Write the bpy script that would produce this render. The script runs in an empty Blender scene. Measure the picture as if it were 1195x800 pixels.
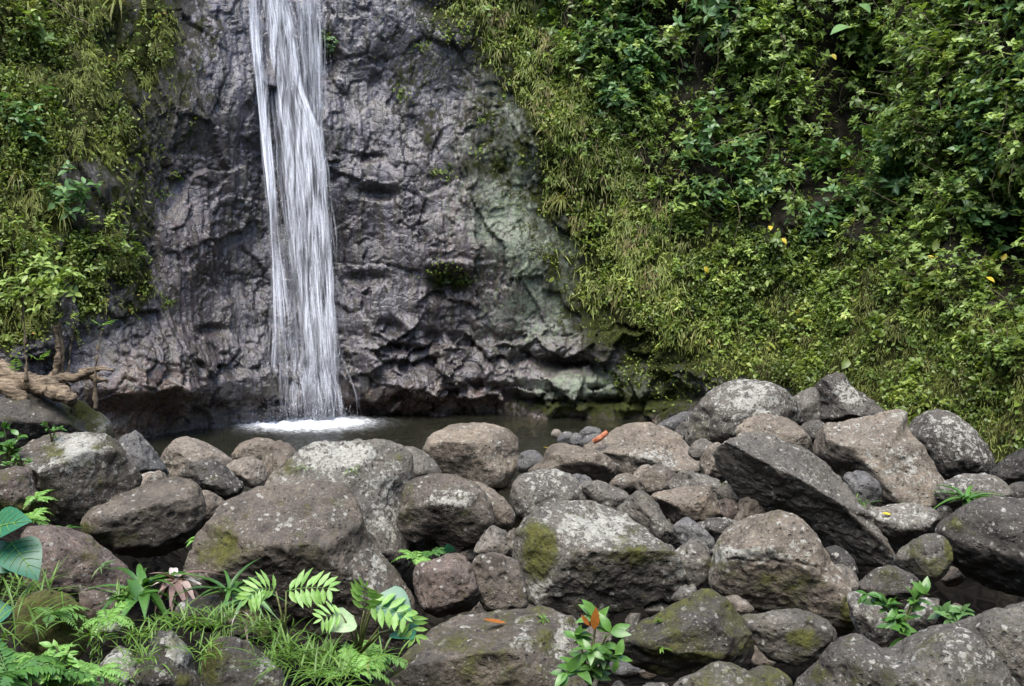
import bpy, bmesh, math, random
import numpy as np
from mathutils import Vector, kdtree

random.seed(7)
rng = np.random.default_rng(11)
SC = bpy.context.scene
COL = SC.collection

# ------------------------------------------------------------------ camera
F = 1148.0
CAMZ = 2.2
TILT = math.atan(70.0 / F)
CT, ST = math.cos(TILT), math.sin(TILT)
CAM = np.array([0.0, 0.0, CAMZ])
cam_data = bpy.data.cameras.new("camera")
cam_data.sensor_width = 36.0
cam_data.sensor_fit = 'HORIZONTAL'
cam_data.lens = 36.0 * F / 1195.0
cam_data.clip_end = 2000.0
cam = bpy.data.objects.new("camera", cam_data)
COL.objects.link(cam)
cam.location = (0, 0, CAMZ)
cam.rotation_euler = (math.pi / 2 - TILT, 0, 0)
SC.camera = cam


def ray(px, py):
    u = (np.asarray(px, float) - 597.5) / F
    v = (400.0 - np.asarray(py, float)) / F
    return np.stack(np.broadcast_arrays(u, CT + v * ST, -ST + v * CT), -1)


def at(px, py, Y):
    d = ray(px, py)
    return CAM + d * (np.asarray(Y, float) / d[..., 1])[..., None]


def proj(P):
    d = P - CAM
    z = d[..., 1] * CT - d[..., 2] * ST
    v = d[..., 1] * ST + d[..., 2] * CT
    return 597.5 + F * d[..., 0] / z, 400.0 - F * v / z


# ------------------------------------------------------------------ noise
_perm = np.random.default_rng(3).permutation(256).astype(np.int64)
_perm = np.concatenate([_perm, _perm, _perm])
_g = np.random.default_rng(5).normal(size=(256, 3))
_g /= np.linalg.norm(_g, axis=1)[:, None]


def perlin(P):
    P = np.asarray(P, float)
    i = np.floor(P).astype(np.int64)
    f = P - i
    w = f * f * f * (f * (f * 6 - 15) + 10)
    i &= 255
    out = 0.0
    for dx in (0, 1):
        wx = w[..., 0] if dx else 1 - w[..., 0]
        a = _perm[i[..., 0] + dx]
        for dy in (0, 1):
            wy = wx * (w[..., 1] if dy else 1 - w[..., 1])
            b = _perm[a + i[..., 1] + dy]
            for dz in (0, 1):
                wz = wy * (w[..., 2] if dz else 1 - w[..., 2])
                g = _g[_perm[b + i[..., 2] + dz] & 255]
                out = out + wz * (g[..., 0] * (f[..., 0] - dx) + g[..., 1] * (f[..., 1] - dy) + g[..., 2] * (f[..., 2] - dz))
    return out * 1.6


def fbm(P, octaves=4, gain=0.5):
    P = np.asarray(P, float)
    s, a = 0.0, 1.0
    for k in range(octaves):
        s = s + a * perlin(P + 17.3 * k)
        P = P * 2.03
        a *= gain
    return s


def cells(P, seed=0):
    """voronoi: distance to the nearest and second nearest site, nearest cell's offset and random vector"""
    i = np.floor(P).astype(np.int64)
    best = np.full(P.shape[:-1], 9.0)
    sec = np.full(P.shape[:-1], 9.0)
    off = np.zeros(P.shape)
    rv = np.zeros(P.shape)
    for dx in (-1, 0, 1):
        for dy in (-1, 0, 1):
            for dz in (-1, 0, 1):
                c = i + np.array([dx, dy, dz])
                h = _perm[(_perm[(_perm[(c[..., 0] + seed) & 255] + c[..., 1]) & 255] + c[..., 2]) & 255]
                site = c + 0.5 + 0.45 * _g[h]
                d = P - site
                q = np.sqrt((d * d).sum(-1))
                m = q < best
                sec = np.where(m, best, np.minimum(sec, q))
                best = np.where(m, q, best)
                off[m] = d[m]
                rv[m] = _g[(h[m] + 77) & 255]
    return best, sec, off, rv


def sst(a, b, x):
    t = np.clip((np.asarray(x, float) - a) / (b - a), 0, 1)
    return t * t * (3 - 2 * t)


def norm(v):
    return v / np.maximum(np.linalg.norm(v, axis=-1, keepdims=True), 1e-9)


# ------------------------------------------------------------------ object helpers
def tag(o, label=None, cat=None, group=None, kind=None):
    if label: o['label'] = label
    if cat: o['category'] = cat
    if group: o['group'] = group
    if kind: o['kind'] = kind
    return o


def empty(name, loc):
    o = bpy.data.objects.new(name, None)
    o.empty_display_size = 0.1
    o.location = [float(c) for c in loc]
    COL.objects.link(o)
    return o


def make_obj(name, V, loops, totals, mat, parent=None, origin=None, smooth=True, attrs=None, cols=None, recalc=False):
    V = np.asarray(V, float)
    org = np.zeros(3) if origin is None else np.asarray(origin, float)
    me = bpy.data.meshes.new(name)
    me.vertices.add(len(V))
    me.vertices.foreach_set('co', (V - org).astype(np.float32).ravel())
    loops = np.asarray(loops, np.int32)
    totals = np.asarray(totals, np.int32)
    me.loops.add(len(loops))
    me.loops.foreach_set('vertex_index', loops)
    me.polygons.add(len(totals))
    st = np.concatenate([[0], np.cumsum(totals)[:-1]]).astype(np.int32)
    me.polygons.foreach_set('loop_start', st)
    me.polygons.foreach_set('loop_total', totals)
    me.polygons.foreach_set('use_smooth', np.full(len(totals), smooth))
    for k, a in (attrs or {}).items():
        at_ = me.attributes.new(k, 'FLOAT', 'POINT')
        at_.data.foreach_set('value', np.asarray(a, np.float32))
    for k, a in (cols or {}).items():
        at_ = me.attributes.new(k, 'FLOAT_COLOR', 'POINT')
        a = np.asarray(a, np.float32)
        a = np.concatenate([a, np.ones((len(a), 1), np.float32)], 1)
        at_.data.foreach_set('color', a.ravel())
    me.update(calc_edges=True)
    me.validate()
    me.materials.append(mat)
    o = bpy.data.objects.new(name, me)
    COL.objects.link(o)
    if parent is not None:
        o.parent = parent
        o.location = [float(c) for c in (org - np.array(parent.location))] if origin is not None else [-float(c) for c in parent.location]
    else:
        o.location = [float(c) for c in org]
    return o


def grid_loops(nu, nv):
    i = np.arange(nu - 1)[:, None] * nv + np.arange(nv - 1)[None]
    q = np.stack([i, i + nv, i + nv + 1, i + 1], -1).reshape(-1, 4)
    return q.ravel(), np.full(len(q), 4)


class Buf:
    """collects leaves, blades and tubes into one mesh"""
    def __init__(self):
        self.V, self.L, self.T, self.R, self.n = [], [], [], [], 0

    def raw(self, V, loops, totals, rnd):
        V = np.asarray(V, float).reshape(-1, 3)
        self.V.append(V); self.L.append(np.asarray(loops).ravel() + self.n); self.T.append(np.asarray(totals).ravel())
        self.R.append(np.broadcast_to(rnd, (len(V),)).astype(float))
        self.n += len(V)

    def place(self, tpl, P, D, N, L, W, curl=0.0, rnd=None):
        tv, tl, tt = tpl
        P = np.atleast_2d(P).astype(float); n = len(P)
        D = norm(np.broadcast_to(D, (n, 3)).astype(float)); N = np.broadcast_to(N, (n, 3)).astype(float)
        S = norm(np.cross(D, N)); U = np.cross(S, D)
        L = np.broadcast_to(L, (n,))[:, None, None]; W = np.broadcast_to(W, (n,))[:, None, None]
        curl = np.broadcast_to(curl, (n,))[:, None, None]
        t = tv[None, :, 0:1]; w = tv[None, :, 1:2]; u = tv[None, :, 2:3]
        X = P[:, None] + D[:, None] * L * t * (1 - 0.25 * np.abs(curl) * t) + S[:, None] * W * w + U[:, None] * (W * u - curl * L * t * t)
        k = len(tv)
        loops = (np.asarray(tl)[None] + (np.arange(n) * k)[:, None]).ravel()
        r = rng.random(n) if rnd is None else np.broadcast_to(rnd, (n,))
        self.raw(X.reshape(-1, 3), loops, np.tile(tt, n), np.repeat(r, k))

    def tube(self, pts, r0, r1, sides=5, rnd=0.5, flat=1.0):
        pts = np.asarray(pts, float); m = len(pts)
        T = norm(np.gradient(pts, axis=0))
        ref = np.array([0.31, 0.87, 0.2]) if abs(T[0, 1]) < 0.8 else np.array([0.9, 0.1, 0.3])
        A = norm(np.cross(T, ref)); B = np.cross(T, A)
        r = np.linspace(r0, r1, m) if np.ndim(r0) == 0 else np.asarray(r0)
        a = np.arange(sides) * 2 * math.pi / sides
        X = pts[:, None] + r[:, None, None] * (np.cos(a)[None, :, None] * A[:, None] + flat * np.sin(a)[None, :, None] * B[:, None])
        i = np.arange(m - 1)[:, None] * sides; j = np.arange(sides)[None]; j2 = (j + 1) % sides
        q = np.stack([i + j, i + j2, i + sides + j2, i + sides + j], -1).reshape(-1, 4)
        loops = list(q.ravel()) + list(range(sides))[::-1] + list(range((m - 1) * sides, m * sides))
        tot = [4] * len(q) + [sides, sides]
        self.raw(X.reshape(-1, 3), loops, tot, rnd)

    def build(self, name, mat, parent=None, origin=None, smooth=True):
        return make_obj(name, np.concatenate(self.V), np.concatenate(self.L), np.concatenate(self.T), mat, parent, origin,
                        smooth, {'rnd': np.concatenate(self.R)})


def leaf_tpl(ws, fold=0.25):
    """ws: half widths (as a share of the full width) at equal steps along the blade"""
    n = len(ws); V = [(0, 0, 0)]; Lp, T = [], []
    rows = []
    for i, w in enumerate(ws[1:-1], 1):
        t = i / (n - 1)
        rows.append(len(V)); V += [(t, -w, fold * w * 1.4), (t, 0, 0), (t, w, fold * w * 1.4)]
    V.append((1, 0, 0)); tip = len(V) - 1
    a = rows[0]
    Lp += [0, a, a + 1, 0, a + 1, a + 2]; T += [3, 3]
    for a, b in zip(rows[:-1], rows[1:]):
        Lp += [a, b, b + 1, a + 1, a + 1, b + 1, b + 2, a + 2]; T += [4, 4]
    a = rows[-1]
    Lp += [a, tip, a + 1, a + 1, tip, a + 2]; T += [3, 3]
    return np.array(V, float), np.array(Lp), np.array(T)


LEAF = leaf_tpl([0, 0.46, 0.42, 0])
OVAL = leaf_tpl([0, 0.36, 0.5, 0.46, 0.26, 0], 0.15)
HEART = leaf_tpl([0, 0.44, 0.52, 0.5, 0.42, 0.3, 0.15, 0], 0.12)
BLADE = leaf_tpl([0, 0.40, 0.5, 0.46, 0.36, 0.2, 0], 0.35)
PINNA = leaf_tpl([0, 0.5, 0.36, 0], 0.1)


# ------------------------------------------------------------------ materials
def new_mat(name):
    m = bpy.data.materials.new(name); m.use_nodes = True
    nt = m.node_tree; nt.nodes.clear()
    return m, nt


class NT:
    def __init__(self, nt): self.nt = nt
    def n(self, typ, **kw):
        nd = self.nt.nodes.new(typ)
        for k, v in kw.items():
            if k == 'ins':
                for kk, vv in v.items(): self.link(vv, nd.inputs[kk])
            else: setattr(nd, k, v)
        return nd
    def link(self, v, sock):
        if isinstance(v, bpy.types.NodeSocket): self.nt.links.new(v, sock)
        elif isinstance(v, bpy.types.Node): self.nt.links.new(v.outputs[0], sock)
        else:
            if sock.type == 'RGBA' and len(v) == 3: v = (*v, 1)
            sock.default_value = v
    def noise(self, vec, scale, detail=4, rough=0.55, dist=0.0):
        return self.n('ShaderNodeTexNoise', ins={'Vector': vec, 'Scale': scale, 'Detail': detail, 'Roughness': rough, 'Distortion': dist}).outputs[0]
    def attr(self, name, col=False):
        nd = self.n('ShaderNodeAttribute', attribute_name=name)
        return nd.outputs['Color'] if col else nd.outputs['Fac']
    def math(self, op, a, b=0.0, c=None, clamp=False):
        nd = self.n('ShaderNodeMath', operation=op, use_clamp=clamp)
        self.link(a, nd.inputs[0]); self.link(b, nd.inputs[1])
        if c is not None: self.link(c, nd.inputs[2])
        return nd.outputs[0]
    def step(self, x, a, b, lo=0.0, hi=1.0):
        return self.n('ShaderNodeMapRange', interpolation_type='SMOOTHSTEP', ins={0: x, 1: a, 2: b, 3: lo, 4: hi}).outputs[0]
    def lin(self, x, a, b, lo=0.0, hi=1.0):
        return self.n('ShaderNodeMapRange', ins={0: x, 1: a, 2: b, 3: lo, 4: hi}).outputs[0]
    def mix(self, f, a, b, mode='MIX'):
        nd = self.n('ShaderNodeMix', data_type='RGBA', blend_type=mode)
        self.link(f, nd.inputs[0]); self.link(a, nd.inputs[6]); self.link(b, nd.inputs[7])
        return nd.outputs[2]
    def ramp(self, f, stops):
        nd = self.n('ShaderNodeValToRGB'); e = nd.color_ramp.elements
        while len(e) < len(stops): e.new(0.5)
        for el, (p, c) in zip(e, stops): el.position = p; el.color = (*c, 1)
        self.link(f, nd.inputs[0]); return nd.outputs[0]
    def scalevec(self, vec, s):
        return self.n('ShaderNodeVectorMath', operation='MULTIPLY', ins={0: vec, 1: s}).outputs[0]
    def pos(self): return self.n('ShaderNodeNewGeometry').outputs['Position']
    def bump(self, h, strength, dist, normal=None):
        ins = {'Height': h, 'Strength': strength, 'Distance': dist}
        if normal is not None: ins['Normal'] = normal
        return self.n('ShaderNodeBump', ins=ins).outputs[0]
    def out(self, sh):
        o = self.n('ShaderNodeOutputMaterial'); self.link(sh, o.inputs[0])


def leaf_mat(name, stops, rough=0.42, trans=0.3, hue_noise=0.35):
    m, nt = new_mat(name); t = NT(nt)
    r = t.attr('rnd')
    p = t.pos()
    n1 = t.noise(p, 2.2, 2)
    f = t.math('ADD', t.math('MULTIPLY', r, 1 - hue_noise), t.math('MULTIPLY', t.lin(n1, 0.3, 0.7), hue_noise), clamp=True)
    c = t.ramp(f, stops)
    n2 = t.noise(p, 60, 2)
    c = t.mix(0.35, c, t.mix(1.0, c, t.ramp(n2, [(0.3, (0.5, 0.5, 0.5)), (0.7, (1.3, 1.3, 1.1))]), 'MULTIPLY'))
    b = t.n('ShaderNodeBsdfPrincipled', ins={'Base Color': c, 'Roughness': rough, 'Specular IOR Level': 0.4})
    tr = t.n('ShaderNodeBsdfTranslucent', ins={'Color': t.mix(1.0, c, (1.25, 1.3, 0.6), 'MULTIPLY')})
    t.out(t.n('ShaderNodeMixShader', ins={0: trans, 1: b.outputs[0], 2: tr.outputs[0]}).outputs[0])
    return m


def plain_mat(name, c0, c1, rough=0.8, scale=14, stretch=(1, 1, 1), bump=0.4):
    m, nt = new_mat(name); t = NT(nt)
    p = t.scalevec(t.pos(), stretch)
    n = t.noise(p, scale, 6, 0.65)
    c = t.ramp(n, [(0.38, c0), (0.62, c1)])
    b = t.n('ShaderNodeBsdfPrincipled', ins={'Base Color': c, 'Roughness': rough, 'Normal': t.bump(n, bump, 0.02)})
    t.out(b.outputs[0])
    return m


M = {}
M['shrub'] = leaf_mat('shrub_leaf', [(0.0, (0.068, 0.106, 0.028)), (0.35, (0.135, 0.212, 0.046)), (0.7, (0.260, 0.359, 0.082)), (0.95, (0.456, 0.487, 0.140)), (0.985, (0.850, 0.635, 0.092))])
M['bluish'] = leaf_mat('bluish_leaf', [(0.0, (0.05, 0.11, 0.03)), (0.6, (0.12, 0.225, 0.08)), (1.0, (0.23, 0.36, 0.15))], rough=0.36)
M['creeper'] = leaf_mat('creeper_leaf', [(0.0, (0.041, 0.062, 0.014)), (0.3, (0.089, 0.138, 0.024)), (0.65, (0.165, 0.227, 0.039)), (0.9, (0.248, 0.289, 0.062)), (0.985, (0.413, 0.234, 0.083))])
M['fern'] = leaf_mat('hanging_fern_leaf', [(0.0, (0.10, 0.085, 0.029)), (0.25, (0.123, 0.123, 0.029)), (0.6, (0.189, 0.225, 0.043)), (1.0, (0.290, 0.341, 0.072))], rough=0.6)
M['straw'] = leaf_mat('hanging_grass_blade', [(0.0, (0.220, 0.152, 0.076)), (0.3, (0.289, 0.261, 0.110)), (0.6, (0.234, 0.289, 0.068)), (1.0, (0.330, 0.385, 0.110))], rough=0.6)
M['bright'] = leaf_mat('bright_frond', [(0.0, (0.12, 0.26, 0.05)), (0.6, (0.2, 0.38, 0.09)), (1.0, (0.3, 0.48, 0.14))], rough=0.4, trans=0.35)
M['strap'] = leaf_mat('strap_leaf', [(0.0, (0.03, 0.08, 0.015)), (0.6, (0.06, 0.15, 0.03)), (1.0, (0.11, 0.23, 0.05))], rough=0.33, trans=0.22)
M['turf'] = leaf_mat('fresh_grass', [(0.0, (0.056, 0.104, 0.016)), (0.5, (0.096, 0.192, 0.028)), (0.93, (0.160, 0.272, 0.048)), (1.0, (0.280, 0.200, 0.096))], rough=0.45)
M['teal'] = leaf_mat('broad_leaf', [(0.0, (0.02, 0.1, 0.055)), (0.6, (0.035, 0.15, 0.085)), (1.0, (0.06, 0.22, 0.1))], rough=0.33, trans=0.2)
M['palegreen'] = leaf_mat('pale_leaf', [(0.0, (0.2, 0.32, 0.15)), (1.0, (0.42, 0.55, 0.32))], rough=0.4)
M['dead'] = leaf_mat('withered_leaf', [(0.0, (0.07, 0.035, 0.03)), (0.45, (0.2, 0.13, 0.11)), (0.75, (0.46, 0.4, 0.37)), (1.0, (0.66, 0.61, 0.58))], rough=0.6, trans=0.1)
M['rust'] = leaf_mat('rusty_leaf', [(0.0, (0.25, 0.07, 0.02)), (1.0, (0.42, 0.15, 0.03))], rough=0.4)
M['yellow'] = leaf_mat('yellow_leaf', [(0.0, (0.45, 0.36, 0.03)), (1.0, (0.62, 0.48, 0.06))])
M['stem'] = plain_mat('green_stem', (0.06, 0.07, 0.02), (0.14, 0.15, 0.05), 0.6, 30)
M['twig'] = plain_mat('brown_twig', (0.05, 0.035, 0.02), (0.13, 0.1, 0.06), 0.8, 30)
M['bark'] = plain_mat('pale_driftwood', (0.035, 0.024, 0.014), (0.27, 0.205, 0.135), 0.9, 5, (1.5, 6, 9), 1.0)
# ------------------------------------------------------------------ boulder pile surface and ground
def pile_z(px, py):
    px = np.asarray(px, float); py = np.asarray(py, float)
    return (0.35 + 0.45 * sst(700, 900, px) * sst(640, 490, py) + 0.5 * sst(260, 50, px) * sst(650, 520, py))


def pile_at(px, py, dY=0.0):
    """where the ray through a pixel meets the pile surface, then slid along the ray by dY metres of depth"""
    d = ray(px, py)
    Y = (pile_z(px, py) - CAMZ) / (d[..., 2] / d[..., 1])
    return CAM + d * ((Y + dY) / d[..., 1])[..., None]


def pile_world(x, Y):
    z = np.full(np.shape(x), 0.35)
    for _ in range(8):
        px, py = proj(np.stack([x, Y, z], -1))
        z = 0.5 * z + 0.5 * pile_z(px, py)
    return z


# ------------------------------------------------------------------ cliff: a plan curve swept upwards, then displaced
plan = np.array([(-16, 5.5), (-12, 9.0), (-9, 11.0), (-7.2, 11.9), (-6.2, 12.5), (-5.2, 13.5), (-4.3, 14.8), (-3, 15.7), (-1, 16.2), (1, 16.2),
                 (2.6, 15.9), (3.6, 15.1), (4.45, 13.9), (5.2, 12.5), (5.9, 11.3), (7.2, 9.8), (9.5, 8.0), (13, 6.0)], float)
tt = np.concatenate([[0], np.cumsum(np.linalg.norm(np.diff(plan, axis=0), axis=1))])
sd = np.linspace(0, tt[-1], 400)
cx = np.interp(sd, tt, plan[:, 0]); cy = np.interp(sd, tt, plan[:, 1])
ker = np.hanning(25); ker /= ker.sum()
cx = np.convolve(np.pad(cx, 12, mode='reflect', reflect_type='odd'), ker, 'valid'); cy = np.convolve(np.pad(cy, 12, mode='reflect', reflect_type='odd'), ker, 'valid')
lo_s, hi_s = tt[2], tt[-3]
S = np.concatenate([np.linspace(0, lo_s, 40, endpoint=False), np.arange(lo_s, hi_s, 0.023), np.linspace(hi_s, tt[-1], 40)])
Z = np.concatenate([np.arange(-0.6, 7.4, 0.023), np.linspace(7.65, 12.0, 40)])
bx = np.interp(S, sd, cx); by = np.interp(S, sd, cy)
tx = np.gradient(bx, S); ty = np.gradient(by, S)
nrm = np.stack([ty, -tx, 0 * tx], -1); nrm = norm(nrm)
nrm *= np.sign((nrm * np.stack([-bx, -by, 0 * bx], -1)).sum(-1))[:, None]
nu, nv = len(S), len(Z)
Sg, Zg = np.meshgrid(S, Z, indexing='ij')
right = sst(2.0, 5.0, bx)[:, None]; left = sst(-3.8, -6.0, bx)[:, None]
lean = -(0.05 * np.clip(Zg, 0, 20)) * (1 - right) - right * (0.42 * np.clip(Zg, 0, 2.6) + 0.12 * np.clip(Zg - 2.6, 0, 20)) - left * 0.08 * Zg
base = np.stack([bx[:, None] + 0 * Zg, by[:, None] + 0 * Zg, Zg], -1)
P0 = base + nrm[:, None] * lean[..., None]
px0, py0 = proj(P0)
Q = np.stack([Sg, 0 * Sg, Zg], -1)                       # pattern space along the wall
wq = Q + 0.25 * np.stack([fbm(Q * 0.9, 3), fbm(Q * 0.9 + 50, 3), fbm(Q * 0.9 + 90, 3)], -1)


def blob(px, py, rx, ry, rot=0.0):
    c, s = math.cos(rot), math.sin(rot)
    dx, dy = px0 - px, py0 - py
    a = (dx * c + dy * s) / rx; b = (-dx * s + dy * c) / ry
    return np.exp(-(a * a + b * b) ** 1.5)


wob = 22 * fbm(Q * 1.6, 4)
wob2 = 10 * fbm(Q * 6 + 31, 3)
xr = np.interp(py0, [-200, 0, 50, 100, 150, 200, 250, 300, 350, 400, 430, 460, 520], [505, 545, 565, 605, 640, 655, 672, 684, 692, 760, 840, 930, 1040])
xl = np.interp(py0, [-200, 0, 60, 100, 150, 200, 260, 300, 340, 370, 400, 440], [225, 205, 203, 200, 192, 160, 138, 150, 168, 120, 40, -60])
rveg = sst(-45, 55, px0 + 1.3 * wob + 2.2 * wob2 - xr)                 # vegetated right bank
lveg = sst(25, -60, px0 + 1.2 * wob + 2.2 * wob2 - xl)
lveg *= 0.2 + 0.8 * np.maximum(sst(-0.28, 0.12, fbm(Q * np.array([1.7, 1, 1.0]) + 44, 3)), sst(70, 20, px0))
lveg *= 1 - 0.85 * sst(0.2, 0.5, blob(85, 215, 38, 26) + blob(100, 250, 26, 22))
zshr = np.interp(px0, [600, 700, 760, 850, 950, 1050, 1195, 1400], [60, 150, 245, 262, 280, 300, 370, 400])
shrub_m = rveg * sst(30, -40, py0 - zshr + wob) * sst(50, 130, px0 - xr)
straw_m = rveg * sst(150, 50, px0 - xr + wob) * sst(420, 330, py0)
veg = np.clip(rveg + lveg, 0, 1)

disp = 0.35 * fbm(Q * 0.35, 3)
b1, s1, o1, r1 = cells(wq * np.array([1.15, 1, 0.8]))
disp += 0.12 * (r1[..., 0] * 0.6 + (o1 * r1).sum(-1) * 0.9)
Vm = (0.25 + 0.75 * sst(560, 440, px0 + wob)) * sst(1.0, 2.0, Zg)          # vertical plates near the fall, level beds at the foot
b2, s2, o2, r2 = cells(wq * np.array([3.4, 1, 1.3]) + 9, 5)
disp += 0.04 * (r2[..., 0] * 0.6 + (o2 * r2).sum(-1) * 1.1) * (0.4 + 0.9 * sst(-0.3, 0.4, fbm(Q * 0.8 + 7, 2)))
wq3 = Q + 0.10 * np.stack([fbm(Q * np.array([2.5, 1, 1.2]) + 15, 3), 0 * Sg, fbm(Q * 2.5 + 65, 3)], -1)
b3, s3, o3, r3 = cells(wq3 * np.array([10, 1, 2.3]) + 3, 9)
b7, s7, o7, r7 = cells(wq3 * np.array([4.2, 1, 9.0]) + 63, 19)
patch = 0.15 + 0.85 * sst(-0.25, 0.4, fbm(Q * 1.3 + 70, 2))
disp += Vm * 0.032 * ((o3 * r3).sum(-1) * 1.1 + 0.5 * r3[..., 1]) * patch
disp += (1 - Vm) * 0.040 * ((o7 * r7).sum(-1) * 1.1 + 0.5 * r7[..., 1]) * patch
wq5 = Q + 0.05 * np.stack([fbm(Q * 5, 2), 0 * Sg, fbm(Q * 5 + 50, 2)], -1)
b5, s5, o5, r5 = cells(wq5 * np.array([22, 1, 8]) + 13, 33)
disp += 0.014 * ((o5 * r5).sum(-1) * 1.2 + 0.4 * r5[..., 1]) * (0.2 + sst(-0.2, 0.4, fbm(Q * 2.1 + 170, 2)))
disp += 0.025 * fbm(Q * np.array([4.5, 1, 0.5]), 4)      # vertical flutes worn by water
disp += 0.014 * fbm(Q * np.array([16.0, 1, 0.8]) + 4, 3) + 0.007 * fbm(Q * 22, 3)
wq6 = Q + 0.12 * np.stack([fbm(Q * 2.5 + 5, 3), 0 * Sg, fbm(Q * 2.5 + 55, 3)], -1)
b6, s6, o6, r6 = cells(wq6 * np.array([2.6, 1, 4.6]) + 43, 51)
disp -= 0.035 * sst(0.07, 0.0, s6 - b6) * sst(0.0, 0.35, fbm(Q * 1.1 + 240, 3))
disp += 0.03 * r6[..., 0] * sst(0.0, 0.35, fbm(Q * 1.1 + 240, 3))
crack = np.minimum(sst(0.0, 0.06, s2 - b2) + 0.0, 1)
disp -= 0.05 * (1 - crack) * sst(0.1, 0.5, fbm(Q * 0.6 + 40, 2))
# undercut foot and the stepped ledges above it
lz = 0.12 * fbm(np.stack([Sg * 1.3, 0 * Sg, 0 * Sg], -1), 3) + 0.07 * r1[..., 1]
cen = sst(-5.4, -4.4, base[..., 0]) * sst(4.2, 3.2, base[..., 0])
foot = sst(0.46, 0.26, Zg + 1.3 * lz + 0.10 * r2[..., 0]) * cen
disp -= (0.24 - 0.06 * sst(-0.5, 1.0, base[..., 0])) * foot * (0.15 + 0.85 * sst(2.4, 0.8, base[..., 0]))
disp += 0.34 * sst(0.30, 0.2, Zg + 0.5 * lz) * sst(-0.5, 0.6, base[..., 0]) * cen     # a lower block line on the right
disp += 0.16 * sst(1.35, 1.0, Zg + lz * 1.3 + 0.2 * r2[..., 0]) * sst(-2.6, -1.8, base[..., 0]) * (1 - foot) * cen
disp += 0.12 * sst(0.9, 0.74, Zg + lz * 1.2 + 0.12 * r2[..., 2]) * (1 - foot) * cen
b4, s4, o4, r4 = cells(wq * np.array([1.9, 1, 3.3]) + 31, 21)
ledge = sst(1.55, 1.2, Zg + 1.5 * lz) * sst(-2.9, -2.2, base[..., 0]) * cen
disp += ledge * (0.24 * r4[..., 0] + 0.2 * (o4 * r4).sum(-1) - 0.05 * sst(0.12, 0.0, s4 - b4))
# the dark bulge at the left of the falls
bul = blob(170, 450, 75, 60, -0.5)
disp += 0.55 * bul * (1 - 0.9 * sst(0.75, 0.35, Zg + lz))
# hollows and slits seen in the photograph
for (qx, qy, rx, ry, rot, dd) in [(522, 330, 26, 20, 0.0, .38), (440, 226, 20, 8, 0.1, .22), (455, 383, 16, 9, 0.2, .22), (428, 325, 20, 8, 0.0, .16),
                                  (505, 394, 11, 9, 0.5, .2), (380, 70, 14, 26, 0, .2), (505, 10, 26, 14, 0.3, .25), (470, 405, 24, 5, 0, .2),
                                  (655, 425, 30, 8, 0.1, .22), (700, 430, 26, 7, 0, .25), (430, 185, 16, 5, 0, .12), (250, 385, 16, 6, 0, .15),
                                  (560, 452, 40, 7, 0, .22), (940, 415, 26, 10, 0.3, .35), (925, 440, 14, 22, 0.3, .3), (975, 420, 12, 7, 0.2, .3)]:
    disp -= dd * blob(qx, qy, rx, ry, rot)
for (qx, qy, rx, ry, rot, dd) in [(640, 405, 26, 22, 0.2, .16), (530, 310, 30, 6, 0, .12), (370, 165, 30, 50, 0.5, .15), (620, 180, 26, 22, 0.4, .08)]:
    disp += dd * blob(qx, qy, rx, ry, rot)
# right bank: rounded earth under the plants, deep hollows between shrubs
soft = 0.30 * fbm(Q * 0.7 + 13, 3) + 0.17 * fbm(Q * 2.4 + 3, 3) + 0.03 * fbm(Q * 9, 2)
kveg = np.clip(rveg * 0.75 + lveg * 0.35, 0, 1)
disp = disp * (1 - kveg) + soft * kveg
for (qx, qy, rx, ry, dd) in [(985, 120, 46, 100, 1.6), (1180, 280, 44, 74, 1.4), (880, 130, 24, 40, .5), (1060, 250, 30, 60, .6), (815, 60, 30, 40, .4), (790, 20, 40, 20, .4)]:
    disp -= dd * blob(qx, qy, rx, ry) * rveg
CP = P0 + nrm[:, None] * disp[..., None]
du = np.gradient(CP, axis=0); dv = np.gradient(CP, axis=1)
CN = norm(np.cross(du, dv)); CN *= np.sign((CN * nrm[:, None]).sum(-1, keepdims=True))
px1, py1 = proj(CP)

lich = (blob(640, 190, 60, 60) + blob(650, 290, 45, 60) + 0.8 * blob(600, 260, 50, 60) + 0.7 * blob(620, 370, 80, 50) + blob(690, 452, 90, 22)
        + 0.6 * blob(600, 90, 50, 60) + 0.5 * blob(560, 200, 60, 90) + 0.6 * blob(760, 440, 60, 30))
lich = np.clip(lich, 0, 1)
mossy = (blob(470, 100, 22, 40) + 0.9 * blob(500, 150, 18, 30) + blob(522, 325, 34, 26) + 0.7 * blob(560, 170, 40, 40) + blob(780, 450, 70, 36)
         + 0.8 * blob(725, 400, 60, 60) + 0.6 * blob(525, 330, 30, 10) + 0.5 * blob(550, 210, 60, 30) + 0.7 * blob(380, 40, 10, 30))
mossy = np.clip(0.42 * sst(0.16, 0.0, np.minimum(s3 - b3, s7 - b7)) * sst(-0.05, 0.35, fbm(Q * 1.5 + 340, 3)) + 0.62 * mossy * (0.75 + 0.5 * fbm(Q * 3.3 + 8, 3)) + 0.75 * sst(-140, 40, px0 - xr + wob + wob2) * sst(470, 420, py0) + 0.8 * blob(700, 474, 110, 15) + 1.1 * veg + 0.5 * sst(-10, 60, xl + 70 - px0) * sst(420, 300, py0), 0, 1)
brown = np.clip(blob(150, 470, 60, 60) + 0.9 * blob(470, 470, 130, 26) + 0.5 * blob(225, 260, 60, 160) + 0.4 * blob(560, 260, 90, 140) + 0.6 * blob(700, 490, 100, 16), 0, 1)
wet = np.clip(1 - 0.5 * sst(480, 660, px0) - 0.3 * sst(260, 150, px0), 0, 1)
lp, lt = grid_loops(nu, nv)

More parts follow.
